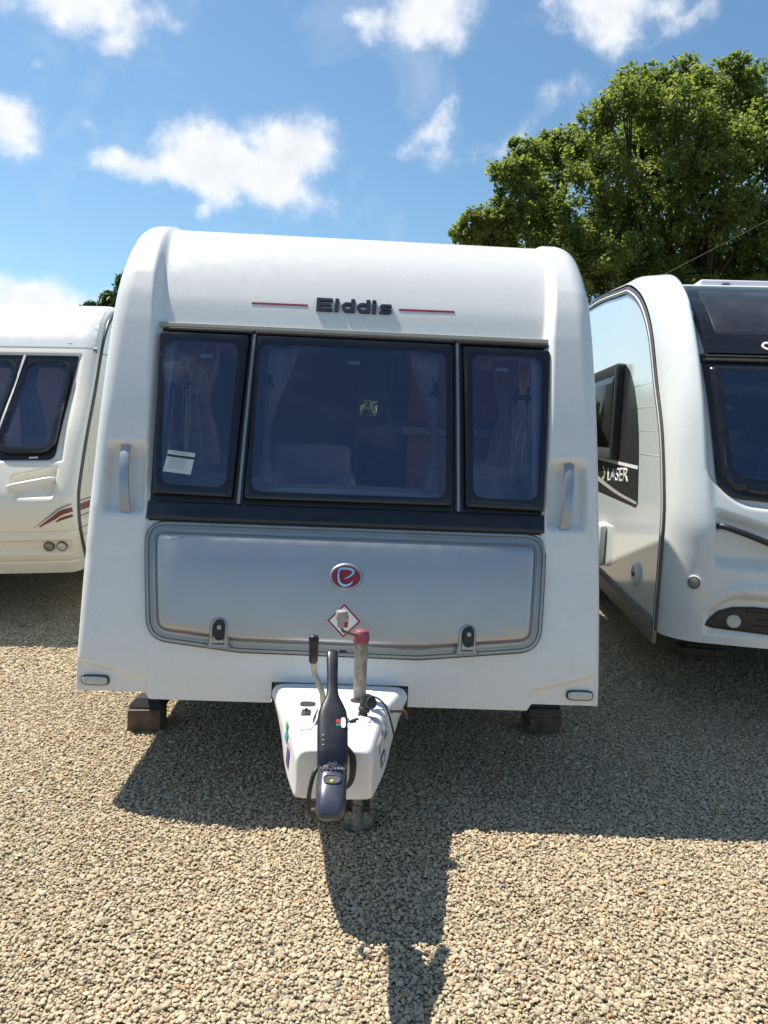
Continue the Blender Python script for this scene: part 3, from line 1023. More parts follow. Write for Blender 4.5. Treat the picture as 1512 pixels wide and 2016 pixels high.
        mold(S, oval(lc + .004, .398, .010, .010, 16), [(0, .001), (.004, .0035)], 'bulb_holder', LENSC, lm, rows=0)

    # ---- corner steadies
    for sg, yy, uu, zb in ((-1, .70, -.97, .032), (1, .86, 1.07, .038)):
        b = B()
        b.box((uu - .085, yy - .055, zb + .012), (uu + .085, yy + .075, zb + .022), .004)
        b.loft([[(uu - .09, yy - .06, zb + .016), (uu + .09, yy - .06, zb + .016), (uu + .09, yy + .08, zb + .016), (uu - .09, yy + .08, zb + .016)],
                [(uu - .05, yy - .03, zb + .055), (uu + .05, yy - .03, zb + .055), (uu + .05, yy + .05, zb + .055), (uu - .05, yy + .05, zb + .055)]])
        b.tube([(uu - sg * .02, yy + .01, zb + .05), (uu - sg * .36, yy + .05, .43)], .028, 8)
        b.build('corner_steady', BLACKM, root)
    build_cabin(root, S)
    build_hitch(root, S)


def build_cabin(root, S):
    HW = 1.085
    # lining panels
    B().box((-1.06, 4.2, .5), (-.0, 4.24, 2.42)).box((.30, 4.2, .5), (1.06, 4.24, 2.42)).box((0, 4.2, 1.83), (.3, 4.24, 2.42)).box((0, 4.2, .5), (.3, 4.24, 1.60)).build('partition', BEIGE, root, False)
    B().box((.0, 4.17, .5), (.03, 4.2, 2.1)).box((.30, 4.17, .5), (.33, 4.2, 2.1)).build('door_frame', PRINTW, root, False)
    B().box((-.95, .72, 1.93), (.95, .96, 2.03)).box((-1.06, .95, 1.9), (-.78, 2.9, 2.3)).box((.78, .95, 1.9), (1.06, 2.9, 2.3)).build('roof_locker', CABIN, root, False)
    # front shelf and chest of drawers under the middle window
    B().box((-.42, .33, 1.175), (.42, .62, 1.20), .006).build('front_shelf', PRINTW, root)
    B().box((-.36, .36, .5), (.36, .9, 1.17), .008).build('chest_of_drawers', CABIN, root)
    # seats along both sides
    for sg in (-1, 1):
        b = B()
        b.box((sg * .40 if sg > 0 else -1.04, .42, .5), (1.04 if sg > 0 else -.40, 2.5, .86), .01)
        b.build('seat_base', CABIN, root)
        B().box((sg * .42 if sg > 0 else -1.04, .40, .86), (1.04 if sg > 0 else -.42, 2.5, 1.02), .045, seg=4).build('seat_cushion', FABRIC, root)
        B().box((.86 if sg > 0 else -1.05, .5, 1.02), (1.05 if sg > 0 else -.86, 2.45, 1.30), .05, seg=4).build('backrest', FABRIC, root)
    B().box((-.56, 2.15, 1.0), (-.02, 2.32, 1.36), .06, seg=4).build('backrest', FABRIC, root)
    B().box((-.60, 1.2, 1.02), (-.45, 2.2, 1.17), .05, seg=4).build('armrest', FABRIC, root)
    B().box((-.11, 1.75, 1.02), (.02, 2.3, 1.17), .05, seg=4).build('armrest', FABRIC, root)
    # kitchen side: tall wooden unit, counter, lower doors
    B().box((.385, 2.55, 1.52), (1.05, 2.6, 2.25)).box((.385, 2.5, .5), (1.05, 3.0, 1.44), .006).build('kitchen_unit', CABIN, root, False)
    B().box((.33, 2.44, 1.445), (1.05, 3.1, 1.505), .008).build('worktop', mat('worktop', (.34, .30, .28), .5), root)
    B().box((.06, 3.9, .6), (.31, 4.15, 1.32), .006).build('drawer_unit', CABIN, root, False)
    # curtains and blinds
    curtain('curtain', root, -1.02, -.80, 1.60, 1.45, 1.88, 1.30, .55, CURT)
    curtain('curtain', root, -1.03, -.86, .60, .76, 1.86, 1.26, .5, CURT)
    curtain('curtain', root, 1.03, .80, 1.35, 1.20, 1.88, 1.30, .55, CURT)
    curtain('curtain', root, 1.03, .86, .60, .76, 1.86, 1.26, .5, CURT)
    for sg in (-1, 1):
        V = []; F = []
        for j in range(15):
            v = j / 14
            for i in range(13):
                q = i / 12; wdt = .13 * (1 - .85 * math.sin(math.pi * min(v * .75, 1)) ** 1.5) + .015
                z = 1.83 - v * .60
                p = S.pt(sg * (.44 - .055 - q * wdt * .9), z, -.03 - .012 * math.sin(i * 1.7))
                V.append(tuple(p))
        for j in range(14):
            for i in range(12):
                a = j * 13 + i; F.append((a, a + 1, a + 14, a + 13))
        mesh_obj('curtain', V, F, CURT, root, True, 80)
    curtain('curtain', root, -.83, -.69, .92, .98, 1.86, 1.25, .45, CURT)
    curtain('curtain', root, .85, .72, .92, .98, 1.86, 1.25, .45, CURT)
    Mw = root.matrix_basis
    M2 = Mw @ Matrix.Translation((.74, .78, 1.20)) @ Matrix.Rotation(R(24), 4, 'X') @ Matrix.Rotation(R(14), 4, 'Y') @ Matrix.Rotation(R(20), 4, 'Z')
    M3 = Mw @ Matrix.Translation((.72, .66, 1.10)) @ Matrix.Rotation(R(10), 4, 'X') @ Matrix.Rotation(R(-4), 4, 'Y')
    tag(pillow('cushion', M2, .19, .19, .075, CUSH), 'pale grey cushion lying upper in the right window of the middle caravan', 'cushion', 'cushions behind the right window')
    tag(pillow('cushion', M3, .20, .20, .07, FABRIC), 'darker cushion under the pale one behind the right window', 'cushion', 'cushions behind the right window')
    M4 = Mw @ Matrix.Translation((-.76, .85, 1.13)) @ Matrix.Rotation(R(-10), 4, 'Y')
    tag(pillow('cushion', M4, .2, .21, .08, CUSH), 'cushion on the seat behind the paper notice in the left window', 'cushion')


def rrect(c, hw, hh, ax, ay, n=6, p=4.0, r=None):
    """superellipse section: centre c, half sizes, axis vectors"""
    out = []
    for k in range(24):
        th = 2 * math.pi * (k + .5) / 24
        cx, sx = math.cos(th), math.sin(th)
        out.append(Vector(c) + Vector(ax) * hw * math.copysign(abs(cx) ** (2 / p), cx) + Vector(ay) * hh * math.copysign(abs(sx) ** (2 / p), sx))
    return out


def build_hitch(root, S):
    # white moulded cover over the A-frame: wide at the body, narrow at the nose
    secs = []
    table = [(.03, .268, .414, .280, .37, .272, .325), (-.039, .262, .417, .277, .371, .265, .322), (-.112, .231, .434, .257, .374, .246, .32), (-.224, .203, .443, .234, .379, .226, .315),
             (-.336, .170, .453, .203, .374, .202, .300), (-.470, .147, .461, .180, .371, .184, .278), (-.582, .131, .465, .156, .372, .162, .28), (-.672, .118, .466, .138, .373, .142, .285),
             (-.717, .112, .465, .129, .373, .132, .288), (-.739, .106, .462, .123, .373, .126, .29), (-.751, .101, .455, .116, .372, .120, .295)]

    def topz(y):
        return float(np.interp(-y, [-r[0] for r in table], [r[2] for r in table]))
    for y, ht, zt_, hm, zm, hb, zb in table:
        sec = [(-(hb - .012), zb), (-hb, zb + .006), (-hb, zb + .022), (-hm, zm), (-(ht + .020), zt_ - .040), (-(ht + .013), zt_ - .020), (-(ht + .004), zt_ - .006), (-(ht - .012), zt_), (-(ht - .03), zt_ + .001), (-ht * .3, zt_ + .002)]
        secs.append([(u, y, z) for u, z in sec] + [(-u, y, z) for u, z in sec[::-1]])
    y, ht, zt_, hm, zm, hb, zb = table[-1]
    secs.append([(u * .93, y - .0035, z + (.375 - z) * .08) for u, y, z in secs[-1]])
    secs.append([(u * .75, y - .0005, z + (.375 - z) * .2) for u, y, z in secs[-1]])
    cv = B().loft(secs)
    cov = cv.build('hitch_cover', COVER, root, angle=180)
    sd = cov.modifiers.new('round', 'SUBSURF'); sd.levels = 2; sd.render_levels = 2
    # raised ridges and wells on top of the cover
    top = Matrix.Translation((0, 0, 0))

    def well(u, y, a, b, name='cover_opening', mt=UNDER, z=.4445, p=2.5, tilt=0.0):
        bm = bmesh.new()
        pl = oval(0, 0, a, b, 24, p)
        f = bm.faces.new([bm.verts.new((q[0], q[1], 0)) for q in pl])
        bm.transform(Matrix.Translation((u, y, 0)) @ Matrix.Rotation(R(tilt), 4, 'Z'))
        for q in bm.verts:
            q.co.z = topz(q.co.y) + z - .4445
        return bm_obj(name, bm, mt, cov)
    well(-.112, -.34, .029, .030, p=3, z=.4475)
    well(-.060, -.44, .018, .13, z=.4468, p=2.2, tilt=-6)
    well(.080, -.272, .036, .036, z=.4475)
    b = B().box((-.128, -.475, .457), (-.094, -.425, .468), .004).tube([(-.111, -.44, .466), (-.111, -.44, .475)], .006, 8)
    b.build('cover_lock', SLATE, cov)
    B().tube([(x, y, topz(y)) for x, y in ((-.150, -.31), (-.095, -.30), (-.072, -.34), (-.068, -.47), (-.085, -.60), (-.12, -.62))], .007, 8, smooth=5, flat=.5).build('moulded_ridge', COVER, cov)
    B().tube([(x, y, topz(y)) for x, y in ((.035, -.60), (.045, -.53), (.09, -.51), (.115, -.56))], .008, 8, smooth=5, flat=.5).build('moulded_ridge', COVER, cov)
    B().box((-.110, -.645, .462), (-.065, -.628, .4705), .003).build('moulded_ridge', COVER, cov)
    bm = bmesh.new()
    for x, z in ((.052, .362),):
        B().lathe([(.0045, 0), (.0045, .002), (0, .002)], rot_to((0, -1, -.05), (x, -.7560, z)), 12).build('drain_hole', UNDER, cov)
    bm.free()
    # stickers on the sloping flanks
    for sg, cols in ((-1, [((.16, .42, .16), (-.42, -.47), (.40, .425)), ((.05, .36, .46), (-.46, -.52), (.375, .41)), ((.72, .74, .74), (-.52, -.57), (.355, .375)), ((.13, .11, .30), (-.55, -.61), (.325, .385)), ((.45, .06, .08), (-.58, -.60), (.39, .41))]),
                     (1, [((.66, .65, .64), (-.42, -.62), (.385, .43)), ((.20, .19, .24), (-.46, -.52), (.40, .414)), ((.22, .19, .34), (-.52, -.60), (.33, .372)), ((.70, .69, .70), (-.545, -.58), (.342, .362))])):
        for q, (c, (ya, yb), (za, zb)) in enumerate(cols):
            mtc = mat('sticker_%d_%d' % (sg + 1, q), c, .35)

            def onflank(y, z):
                # interpolate the flank between rows of the table
                for r1, r2 in zip(table[:-1], table[1:]):
                    if r2[0] <= y <= r1[0]:
                        t = (y - r1[0]) / (r2[0] - r1[0])
                        row = [a + (b_ - a) * t for a, b_ in zip(r1, r2)]
                        break
                _, ht, zt_, hm, zm, hb, zb_ = row
                if z < zm: x = hb + (hm - hb) * (z - zb_) / (zm - zb_)
                else: x = hm + (ht + .022 - hm) * min(1, (z - zm) / max(.03, zt_ - .03 - zm))
                return (sg * (x + .002 + .0006 * q), y, z)
            V = []; F = []
            for j in range(7):
                for i in range(7):
                    V.append(onflank(ya + (yb - ya) * i / 6, za + (zb - za) * j / 6))
            for j in range(6):
                for i in range(6):
                    a = j * 7 + i; F.append((a, a + 1, a + 8, a + 7))
            mesh_obj('sticker', V, F, mtc, cov, False)
    # steel drawbar under the cover
    b = B()
    b.tube([(-.62, 1.4, .40), (-.05, -.55, .36)], .032, 6).tube([(.62, 1.4, .40), (.05, -.55, .36)], .032, 6)
    b.tube([(0, -.45, .375), (0, -.95, .44)], .034, 12)
    b.build('drawbar', GALV, root)
    # coupling head
    secs = []
    for y, zt_, zb, hw in ((-.773, .487, .403, .0348), (-.829, .508, .397, .0414), (-.93, .518, .395, .0435), (-.974, .517, .388, .0434), (-1.014, .505, .387, .0432), (-1.053, .490, .392, .0417),
                           (-1.081, .475, .400, .0392), (-1.103, .458, .410, .0349), (-1.115, .444, .420, .0283), (-1.12, .435, .427, .017)):
        secs.append(rrect((0, y, (zt_ + zb) / 2), hw, (zt_ - zb) / 2, (1, 0, 0), (0, 0, 1), p=3.4))
    hd = B().loft(secs).build('coupling_head', SLATE, root, angle=60)
    nrm = Vector((0, -.39, .92)).normalized(); tup = Vector((0, .92, .39)).normalized()

    def onhead(x, y, lift=.002):
        z = np.interp(-y, [.974, 1.014, 1.053, 1.081, 1.103], [.517, .505, .490, .475, .458]); return Vector((x, y, float(z))) + nrm * lift

    def headplace(x, y, lift=.0015):
        M = Matrix((Vector((1, 0, 0)), -nrm, tup)).transposed().to_4x4(); M.translation = onhead(x, y, lift); return M
    for body, sz, y in (('WS 3000', .0165, -1.000),):
        bm = solid(text_bm(body, sz, .0008, 0, 1.15), -.0025); bm.transform(headplace(.0, y, .0016)); bm_obj('raised_lettering', bm, SLATE, hd, False)
    stroke(None, [oval(0, 0, .0125, .0095, 24) + [(.0125, 0)], [(-.008, -.002), (-.0035, .004), (0, -.001), (.0035, .004), (.008, -.002)], [(-.008, -.004), (.008, -.004)]], .0022, .0, -.003, 'raised_logo', SLATE, hd, place=headplace(0, -.982, .0014))
    bm = bmesh.new(); bm.faces.new([bm.verts.new((q[0], -.0005, q[1])) for q in oval(0, 0, .021, .013, 24, 3)]); bm.transform(headplace(.001, -1.037)); bm_obj('indicator_recess', bm, BLACKM, hd)
    stroke(None, [oval(0, 0, .0225, .0145, 24, 3) + [(.0225, 0)]], .003, .001, -.002, 'recess_rim', SLATE, hd, place=headplace(.001, -1.037))
    B().lathe([(.0065, 0), (.006, .003), (.004, .005), (0, .006)], rot_to(nrm, onhead(.002, -1.045, .0005)), 14).build('wear_indicator', mat('yellow_plastic', (.55, .50, .04), .4), hd)
    # stabiliser handle, a navy paddle narrowing to a grip
    A = Vector((0, -.965, .507)); Bv = Vector((-.0205, -.672, .756)); ax = (Bv - A); Ln = ax.length; ax.normalize()
    nh = Vector((0, -ax.z, ax.y)).normalized()
    xs_ = nh.cross(ax).normalized()
    if xs_.x < 0: xs_ = -xs_
    secs = []
    for t, hw, hh_ in ((-.03, .030, .012), (0, .0445, .019), (.10, .0450, .020), (.25, .0458, .020), (.37, .0455, .020), (.43, .0425, .019), (.48, .0355, .0185), (.53, .0265, .018), (.57, .0200, .0175), (.62, .0175, .017), (.75, .0172, .016), (.90, .0182, .016), (.965, .0185, .015), (.99, .0165, .012), (1.0, .012, .007)):
        secs.append(rrect(A + ax * (t * Ln), hw, hh_, xs_, nh, p=3.6))
    hn = B().loft(secs).build('stabiliser_handle', NAVY, root, angle=60)

    def hplace(x, t, lift):
        M = Matrix((xs_, -nh, ax)).transposed().to_4x4(); M.translation = A + ax * (t * Ln) + xs_ * x + nh * lift; return M
    fl = .0205
    for q, (cn, c, t0, t1) in enumerate((('red', (.5, .02, .03), .315, .345), ('green', (.02, .25, .10), .288, .308))):
        bm = bmesh.new(); bm.faces.new([bm.verts.new((x, 0, z)) for x, z in ((-.006, (t0 - .32) * Ln), (.006, (t0 - .32) * Ln), (.006, (t1 - .32) * Ln), (-.006, (t1 - .32) * Ln))])
        bm.transform(hplace(.0165, .32, fl)); bm_obj('pad_indicator', bm, mat('indicator_' + cn, c, .4), hn, False)
    bm = bmesh.new(); bm.faces.new([bm.verts.new(( q[0], 0, q[1])) for q in oval(0, 0, .0075, .017, 20, 3)]); bm.transform(hplace(.032, .315, fl)); bm_obj('handle_slot', bm, PRINTW, hn, False)
    for t in (.215, .175, .135):
        B().lathe([(.002, 0), (.0015, .001), (0, .0012)], rot_to(nh, A + ax * (t * Ln) + xs_ * -.027 + nh * fl), 10).build('rivet', PRINTW, hn)
    # hoses looping behind the coupling
    B().tube([(-.042, -.79, .43), (-.060, -.825, .41), (-.071, -.84, .35), (-.069, -.835, .298), (-.047, -.82, .282), (-.02, -.80, .29)], .007, 10, smooth=6).build('brake_hose', BLACKM, root)
    for q, dx in enumerate((0, .006, .012)):
        B().tube([(.038, -.79, .49), (.051 + dx, -.80, .46), (.055 + dx * .9, -.80, .41), (.049 + dx * .6, -.795, .37), (.033, -.79, .345)], .0048, 8, smooth=6).build('cable_loop', BLACKM, root)
    # jockey wheel: tube, clamp, red cap, crank, wheel fork on the ground
    jx, jy = .079, -.25
    jt = B().tube([(jx + .006, jy, .09), (jx, jy, .45), (jx - .002, jy, .690)], .0245, 22).build('jockey_wheel', GALV, root, label='worn galvanised jockey wheel post with red cap')
    B().lathe([(.027, 0), (.031, .003), (.031, .034), (.029, .040), (.024, .047), (.013, .052), (0, .0535)], Matrix.Translation((jx - .003, jy, .668)), 14).build('post_cap', REDCAP, jt, angle=30)
    cr = B().tube([(jx - .02, jy - .018, .700), (.047, jy - .03, .706), (.018, jy - .04, .717), (.006, jy - .043, .723), (.001, jy - .044, .740), (0, jy - .044, .768)], .0055, 8, smooth=5).build('crank', RUST, jt)
    B().lathe([(.011, 0), (.0115, .027), (.021, .030), (.0225, .034), (.0225, .058), (.020, .063), (.012, .066), (0, .067)], Matrix.Translation((0, jy - .044, .735)), 20).build('crank_knob', KNOB, cr)
    b = B()
    b.box((jx - .044, jy - .028, -.073), (jx + .072, jy + .075, .012), .014)
    b.box((jx - .049, jy - .05, .0), (jx - .035, jy + .02, .16), .003).box((jx + .056, jy - .05, .0), (jx + .071, jy + .02, .16), .003)
    b.tube([(jx + .010, jy - .015, -.06), (jx + .008, jy - .008, .14)], .027, 16)
    b.build('wheel_fork', GALV, jt)
    # hand brake
    lv = B().tube([(-.050, -.47, .40), (-.051, -.44, .46), (-.056, -.43, .525), (-.074, -.42, .566), (-.088, -.41, .600), (-.093, -.41, .645)], .0105, 12, smooth=6).build('handbrake_lever', STEEL, root)
    secs = []
    for t, a in ((0, .012), (.06, .0155), (.3, .0168), (.6, .0165), (.66, .0168), (.74, .018), (.88, .0185), (.96, .0145), (1, .006)):
        secs.append(rrect((-.0935 - .001 * t, -.41 - .004 * t, .632 + .105 * t), a, a * 1.0, (1, 0, 0), (0, 1, 0), p=2.6))
    B().loft(secs).build('lever_grip', NAVY, lv, angle=60)
    # road-lights plug parked in the cover, with its cable
    base = Vector((.088, -.47, .446)); axp = Vector((.22, .12, 1)).normalized()
    pl = B().lathe([(.010, -.02), (.0125, -.006), (.0165, 0), (.0175, .014), (.0150, .016), (.0150, .020), (.0205, .022), (.0215, .034), (.0190, .036), (.0205, .044), (.0225, .072), (.0205, .080), (.010, .083), (0, .083)], rot_to(axp, base + Vector((0, 0, .015))), 20).build('road_plug', BLACKM, root)
    B().lathe([(.021, 0), (.0225, .004), (.021, .009), (.008, .011), (0, .011)], rot_to((.55, -.75, .35), base + Vector((.027, -.012, .072))), 20).build('plug_lid', BLACKM, pl)
    B().tube([base + Vector((.0, 0, 0)), base + Vector((0, -.012, -.03)), (.075, -.515, .466), (.045, -.535, .466), (.02, -.56, .462)], .0072, 10, smooth=6).build('plug_cable', BLACKM, pl)
    B().lathe([(.030, 0), (.030, .006), (.026, .009), (0, .009)], Matrix.Translation((.088, -.51, .4625)), 22).build('plug_socket', COVER, cov)
    B().tube([(.118, -.45, .532), (.15, -.44, .515), (.178, -.45, .48), (.205, -.47, .39), (.216, -.50, .29), (.215, -.52, .20), (.198, -.54, .15), (.15, -.56, .165), (.10, -.60, .195), (.06, -.64, .225)], .0033, 8, smooth=6).build('breakaway_cable', BLACKM, root)
    B().tube([(.17, -.30, .42), (.235, -.30, .425), (.252, -.30, .418), (.258, -.305, .398)], .0075, 8, smooth=4).build('bent_rod', RUST, root)


build_main()


# ------------------------------------------------------------------ the caravan on the right
def rail_on_seam(S, x, k0, k1, dy, rad, name, mt, parent, sgn):
    pts = []
    e = S.e; t = np.gradient(e, axis=0); t /= np.linalg.norm(t, axis=1)[:, None]
    nn = np.stack([-t[:, 1], t[:, 0]], 1)
    for k in np.linspace(k0, k1, 90):
        i = int(k * (S.N - 1)); p = e[i] - nn[i] * dy
        pts.append((x, p[0], p[1]))
    return B().tube(pts, rad, 6).build(name, mt, parent)


def build_right():
    root = empty('touring_caravan', (1.583, 4.30, .07), 'white caravan on the right with dark sunroof and striped black side panel', 'caravan', rot=(0, 0, R(-5)))
    Wd = 2.28
    seam = [(.0, .40), (.004, .70), (.008, .95), (.035, 1.15), (.19, 1.52), (.42, 1.83), (.67, 2.17), (.97, 2.40), (1.34, 2.55), (1.7, 2.61), (3.2, 2.73), (6.2, 2.76)]
    cen = [(-.13, .39), (-.165, .6), (-.175, .9), (-.15, 1.1), (.03, 1.52), (.20, 1.83), (.44, 2.14), (.66, 2.34), (.92, 2.485), (1.25, 2.545), (1.7, 2.575), (3.2, 2.68), (6.2, 2.71)]
    S = Surf(cen, seam, 0, Wd, .21, bow=.10)
    win = [(.205, 1.945), (.225, 1.20), (1.14, 1.145), (Wd - .225, 1.20), (Wd - .205, 1.945)]

    def mir(U):
        return np.minimum(U, Wd - U)

    def dfun(U, Z, Y):
        A = mir(U)
        h = np.interp(Z, [1.0, 1.3, 1.8, 2.3, 2.6], [0, .015, .045, .085, .075])
        d = h * sm(A, -.03, .055) * (1 - sm(A, .165, .215))
        # recess of the window, handle recess and bumper recess
        zb = 1.195 - .05 * sm(A, .2, 1.1)
        crn = np.maximum(0, .40 - A)
        zb = zb + crn ** 2 * 3.2
        d = d - .028 * sm(A, .165, .195) * sm(Z, zb - .055, zb - .015) * (Z < 2.25)
        hr = sm(A, .205, .235) * (1 - sm(A, .54, .60)) * sm(Z, .80 + .25 * A * 0, .88) * (1 - sm(Z + .30 * (A - .22), 1.10, 1.13))
        d = d - .055 * hr
        top = .635 - .10 * np.clip((.36 - A) / .16, 0, 1) ** 1.6
        d = d - .02 * sm(A, .19, .23) * (1 - sm(Z, top, top + .05)) * sm(Z, .44, .47)
        d = d + .022 * sm(A, .14, .40) * np.exp(-((Z - (top + .075)) / .035) ** 2)
        return d

    def hole(u, z, y):
        if y > 1.0: return False
        a = min(u, Wd - u)
        return a > .30 and 1.32 < z < 1.90
    us = merge(grid(0, .75, 66), grid(.75, Wd - .75, 24), grid(Wd - .75, Wd, 40), [.3, Wd - .3], [.004, .012, .02])
    zk = merge(grid(.39, 1.32, 90), [1.32, 1.90], grid(1.32, 1.90, 24), grid(1.9, 2.545, 46))
    ks = merge([float(S.kz(z)) for z in zk], grid(float(S.kz(2.545)), 1, 36))
    shell(S, us, ks, dfun, hole, 'body_shell', COOLW, root, .08)
    e = S.e; sel = list(range(0, S.N, 7))
    outl = [tuple(e[i]) for i in sel] + [tuple(e[-1]), (6.2, .42)]
    swin = [(1.42, 1.38), (2.85, 1.38), (2.85, 1.98), (1.42, 1.98)]
    swr = rpoly(swin, .05)
    wl = side_wall('side_wall', 0.0, outl, [swr], SIDEW, root)
    side_wall('side_wall', Wd, outl, [], SIDEW, root)
    B().box((.01, 6.15, .42), (Wd - .01, 6.2, 2.7)).build('rear_wall', COOLW, root, False)
    B().box((.05, .12, .43), (Wd - .05, 6.1, .50)).build('floor', UNDER, root, False)
    wheel(root, .17, 3.3); wheel(root, Wd - .17, 3.3)
    SS = SideSurf(0.0, -1)
    # seam rails: dark, pale, dark
    rail_on_seam(S, -.004, .0, .75, .004, .011, 'seam_rail', TRIMG, root, -1)
    rail_on_seam(S, -.007, .0, .75, .023, .0075, 'seam_bead', PRINTW, root, -1)
    rail_on_seam(S, -.004, .0, .75, .041, .011, 'seam_rail', TRIMG, root, -1)
    B().tube([(-.006, .06, .425), (-.006, 6.1, .425)], .012, 8).tube([(-.004, .06, .455), (-.004, 6.1, .455)], .006, 6).build('skirt_rail', TRIMG, root)
    B().box((.005, .10, .30), (.03, 6.0, .415), .004).build('side_skirt', GALV, root)
    # shallow pressed ribs of the side panel
    for z in (1.39, 1.54, 1.69, 1.84):
        i = np.argmin(abs(e[:, 1] - z)); y0 = e[i, 0] + .07
        ye = float(np.interp(z, [1.05, 1.45, 1.6, 1.8, 2.0], [.68, .76, .85, 1.0, 1.36])) - .03
        B().box((-.0012, y0, z - .002), (.004, ye, z + .002), .0006).build('pressed_rib', SIDEW, wl)
    # black decal panel
    dec = [(4.2, 1.06), (.72, 1.04), (.672, 1.07), (.70, 1.20), (.735, 1.36), (.79, 1.52), (.88, 1.68), (1.02, 1.84), (1.20, 1.965), (1.36, 2.025), (4.2, 2.05)]
    decm = mat('black_decal', (.028, .028, .028), .3, coat=.5, var=.25, vscale=50)
    bm = bmesh.new()
    for lp in (dec, swr):
        vs = [bm.verts.new((p[0], .002, p[1])) for p in lp]
        for i in range(len(vs)): bm.edges.new((vs[i - 1], vs[i]))
    bmesh.ops.triangle_fill(bm, use_beauty=True, use_dissolve=False, edges=bm.edges[:])
    SS.map_bm(bm); dc = bm_obj('side_decal', bm, decm, root, False)
    stroke(SS, [[(4.2, 1.345), (.738, 1.300)]], .022, .002, .004, 'decal_line', PRINTW, dc)
    c2 = [tuple(q) for q in catmull([(2.6, 1.20), (1.9, 1.135), (1.3, 1.09), (.70, 1.068)], 6)]
    stroke(SS, [(c2, [.05, .03, .022, .016])], .03, .002, .004, 'decal_line', mat('grey_print', (.42, .40, .38), .4), dc)
    bm = solid(text_bm('LASER', .138, .0022, .0, 1.9), .003)
    for q in bm.verts:
        q.co = Vector((1.36 - q.co.x, .0025 + q.co.y, 1.215 + q.co.z + q.co.x * .05))
    SS.map_bm(bm); bm_obj('side_lettering', bm, PRINTW, dc, False)
    stroke(SS, [(catmull([(1.92, 1.25), (1.86, 1.24), (1.83, 1.20), (1.86, 1.17), (1.92, 1.165)], 4), [.02, .03, .02])], .02, .0025, .004, 'decal_mark', mat('lime_print', (.50, .55, .30), .4), dc)
    # bulged opening side window
    po = rpoly(inset(swin, -.05), .03, 6); pi = rpoly(inset(swin, .035), .06, 6)
    fr = ring(SS, po, pi, [(0, .003), (0, .05), (.15, .062), (.5, .060), (1, .045)], 'side_window', BLACKM, root)
    mold(SS, inset(pi, -.004), [(0, .045), (.02, .054), (.05, .060)], 'pane', SIDEG, fr)
    # things on the lower side wall
    b = B().box((-.055, 1.58, .50), (0, 1.90, .82), .02, seg=3).build('service_hatch', mat('hatch_plastic', (.55, .56, .50), .45), root)
    B().box((-.062, 1.64, .56), (-.05, 1.84, .76), .006).build('hatch_lid', mat('hatch_plastic', (.55, .56, .50), .45), b)
    wi = B().lathe([(.075, 0), (.075, .012), (.066, .022), (.05, .024), (.046, .014), (0, .012)], rot_to((-1, 0, 0), (0, .56, .625)), 28).build('water_inlet', PRINTW, root)
    B().box((-.028, .53, .615), (-.012, .59, .635), .003).build('inlet_key', BLACKM, wi)
    # ---- front
    wr = rpoly(win, [.02, .14, .8, .14, .02], 8)
    inn = [(.285, 1.885), (.30, 1.30), (1.14, 1.245), (Wd - .30, 1.30), (Wd - .285, 1.885)]
    ir = rpoly(inn, [.03, .09, .8, .09, .03], 8)
    fr = ring(S, wr, ir, [(0, -.03), (0, -.012), (.12, -.004), (.35, -.006), (.45, .006), (.8, .014), (1, .012)], 'front_window', BLACKG, root, cols=.12)
    mold(S, inset(ir, -.003), [(0, .012)], 'pane', GLASS2, fr, rows=.04, cols=.1)
    for z0, z1, d in ((1.948, 1.966, .008), (1.975, 1.99, .006)):
        mold(S, [(.19, z0), (Wd - .19, z0), (Wd - .19, z1), (.19, z1)], [(0, -.02), (0, d), (.003, d + .003)], 'window_hinge', BLACKM, root, rows=0, cols=.1)
    br = rpoly([(.232, 2.0), (Wd - .232, 2.0), (Wd - .225, 2.10), (Wd - .19, 2.47), (.19, 2.47), (.225, 2.10)], [.03, .03, .3, .04, .04, .3], 6)
    sr = mold(S, br, [(0, -.02), (0, .004), (.008, .012), (.03, .012)], 'sunroof', BLACKG, root, rows=.025, cols=.09)
    mold(S, rpoly([(.30, 2.11), (Wd - .30, 2.11), (Wd - .28, 2.43), (.28, 2.43)], .03, 5), [(0, .0125), (.004, .0145)], 'pane', SUNR, sr, rows=.025, cols=.09)
    mold(S, [(.235, 1.995), (Wd - .235, 1.995), (Wd - .232, 2.085), (.232, 2.085)], [(0, .0), (0, .013), (.004, .017)], 'sunroof_band', BLACKG, sr, rows=0, cols=.09)
    cc = [(.566 + .026 * math.cos(R(a)), 2.038 + .019 * math.sin(R(a))) for a in range(45, 320, 18)]
    stroke(S, [([tuple(q) for q in cc], .011)], .011, .016, .023, 'raised_letter', PRINTW, sr, rows=0)
    B().tube([tuple(S.pt(u, 2.478, .012)) for u in np.linspace(.18, Wd - .18, 24)], .012, 6).build('sunroof_trim', PRINTW, sr)
    for sg in (0, 1):
        f = (lambda u: u) if sg == 0 else (lambda u: Wd - u)
        pts = [S.pt(f(u), z, d) for u, z, d in ((.235, 1.045, -.05), (.25, 1.04, .0), (.36, 1.005, .012), (.49, .96, .012), (.585, .93, .0), (.60, .925, -.05))]
        B().tube([tuple(p) for p in pts], .0165, 10, smooth=4).build('grab_handle', BLACKM, root)
        p = Vector(S.pt(f(.13), .725, 0.0)); n_ = Vector((-.55 if sg == 0 else .55, -.83, 0))
        lm = B().lathe([(.040, -.02), (.040, .006), (.034, .010), (.030, .006)], rot_to(n_, p), 24).build('marker_lamp', COOLW, root)
        B().lathe([(.033, .0), (.033, .0105), (.0, .0105)], rot_to(n_, p), 24).build('lamp_gasket', BLACKM, lm)
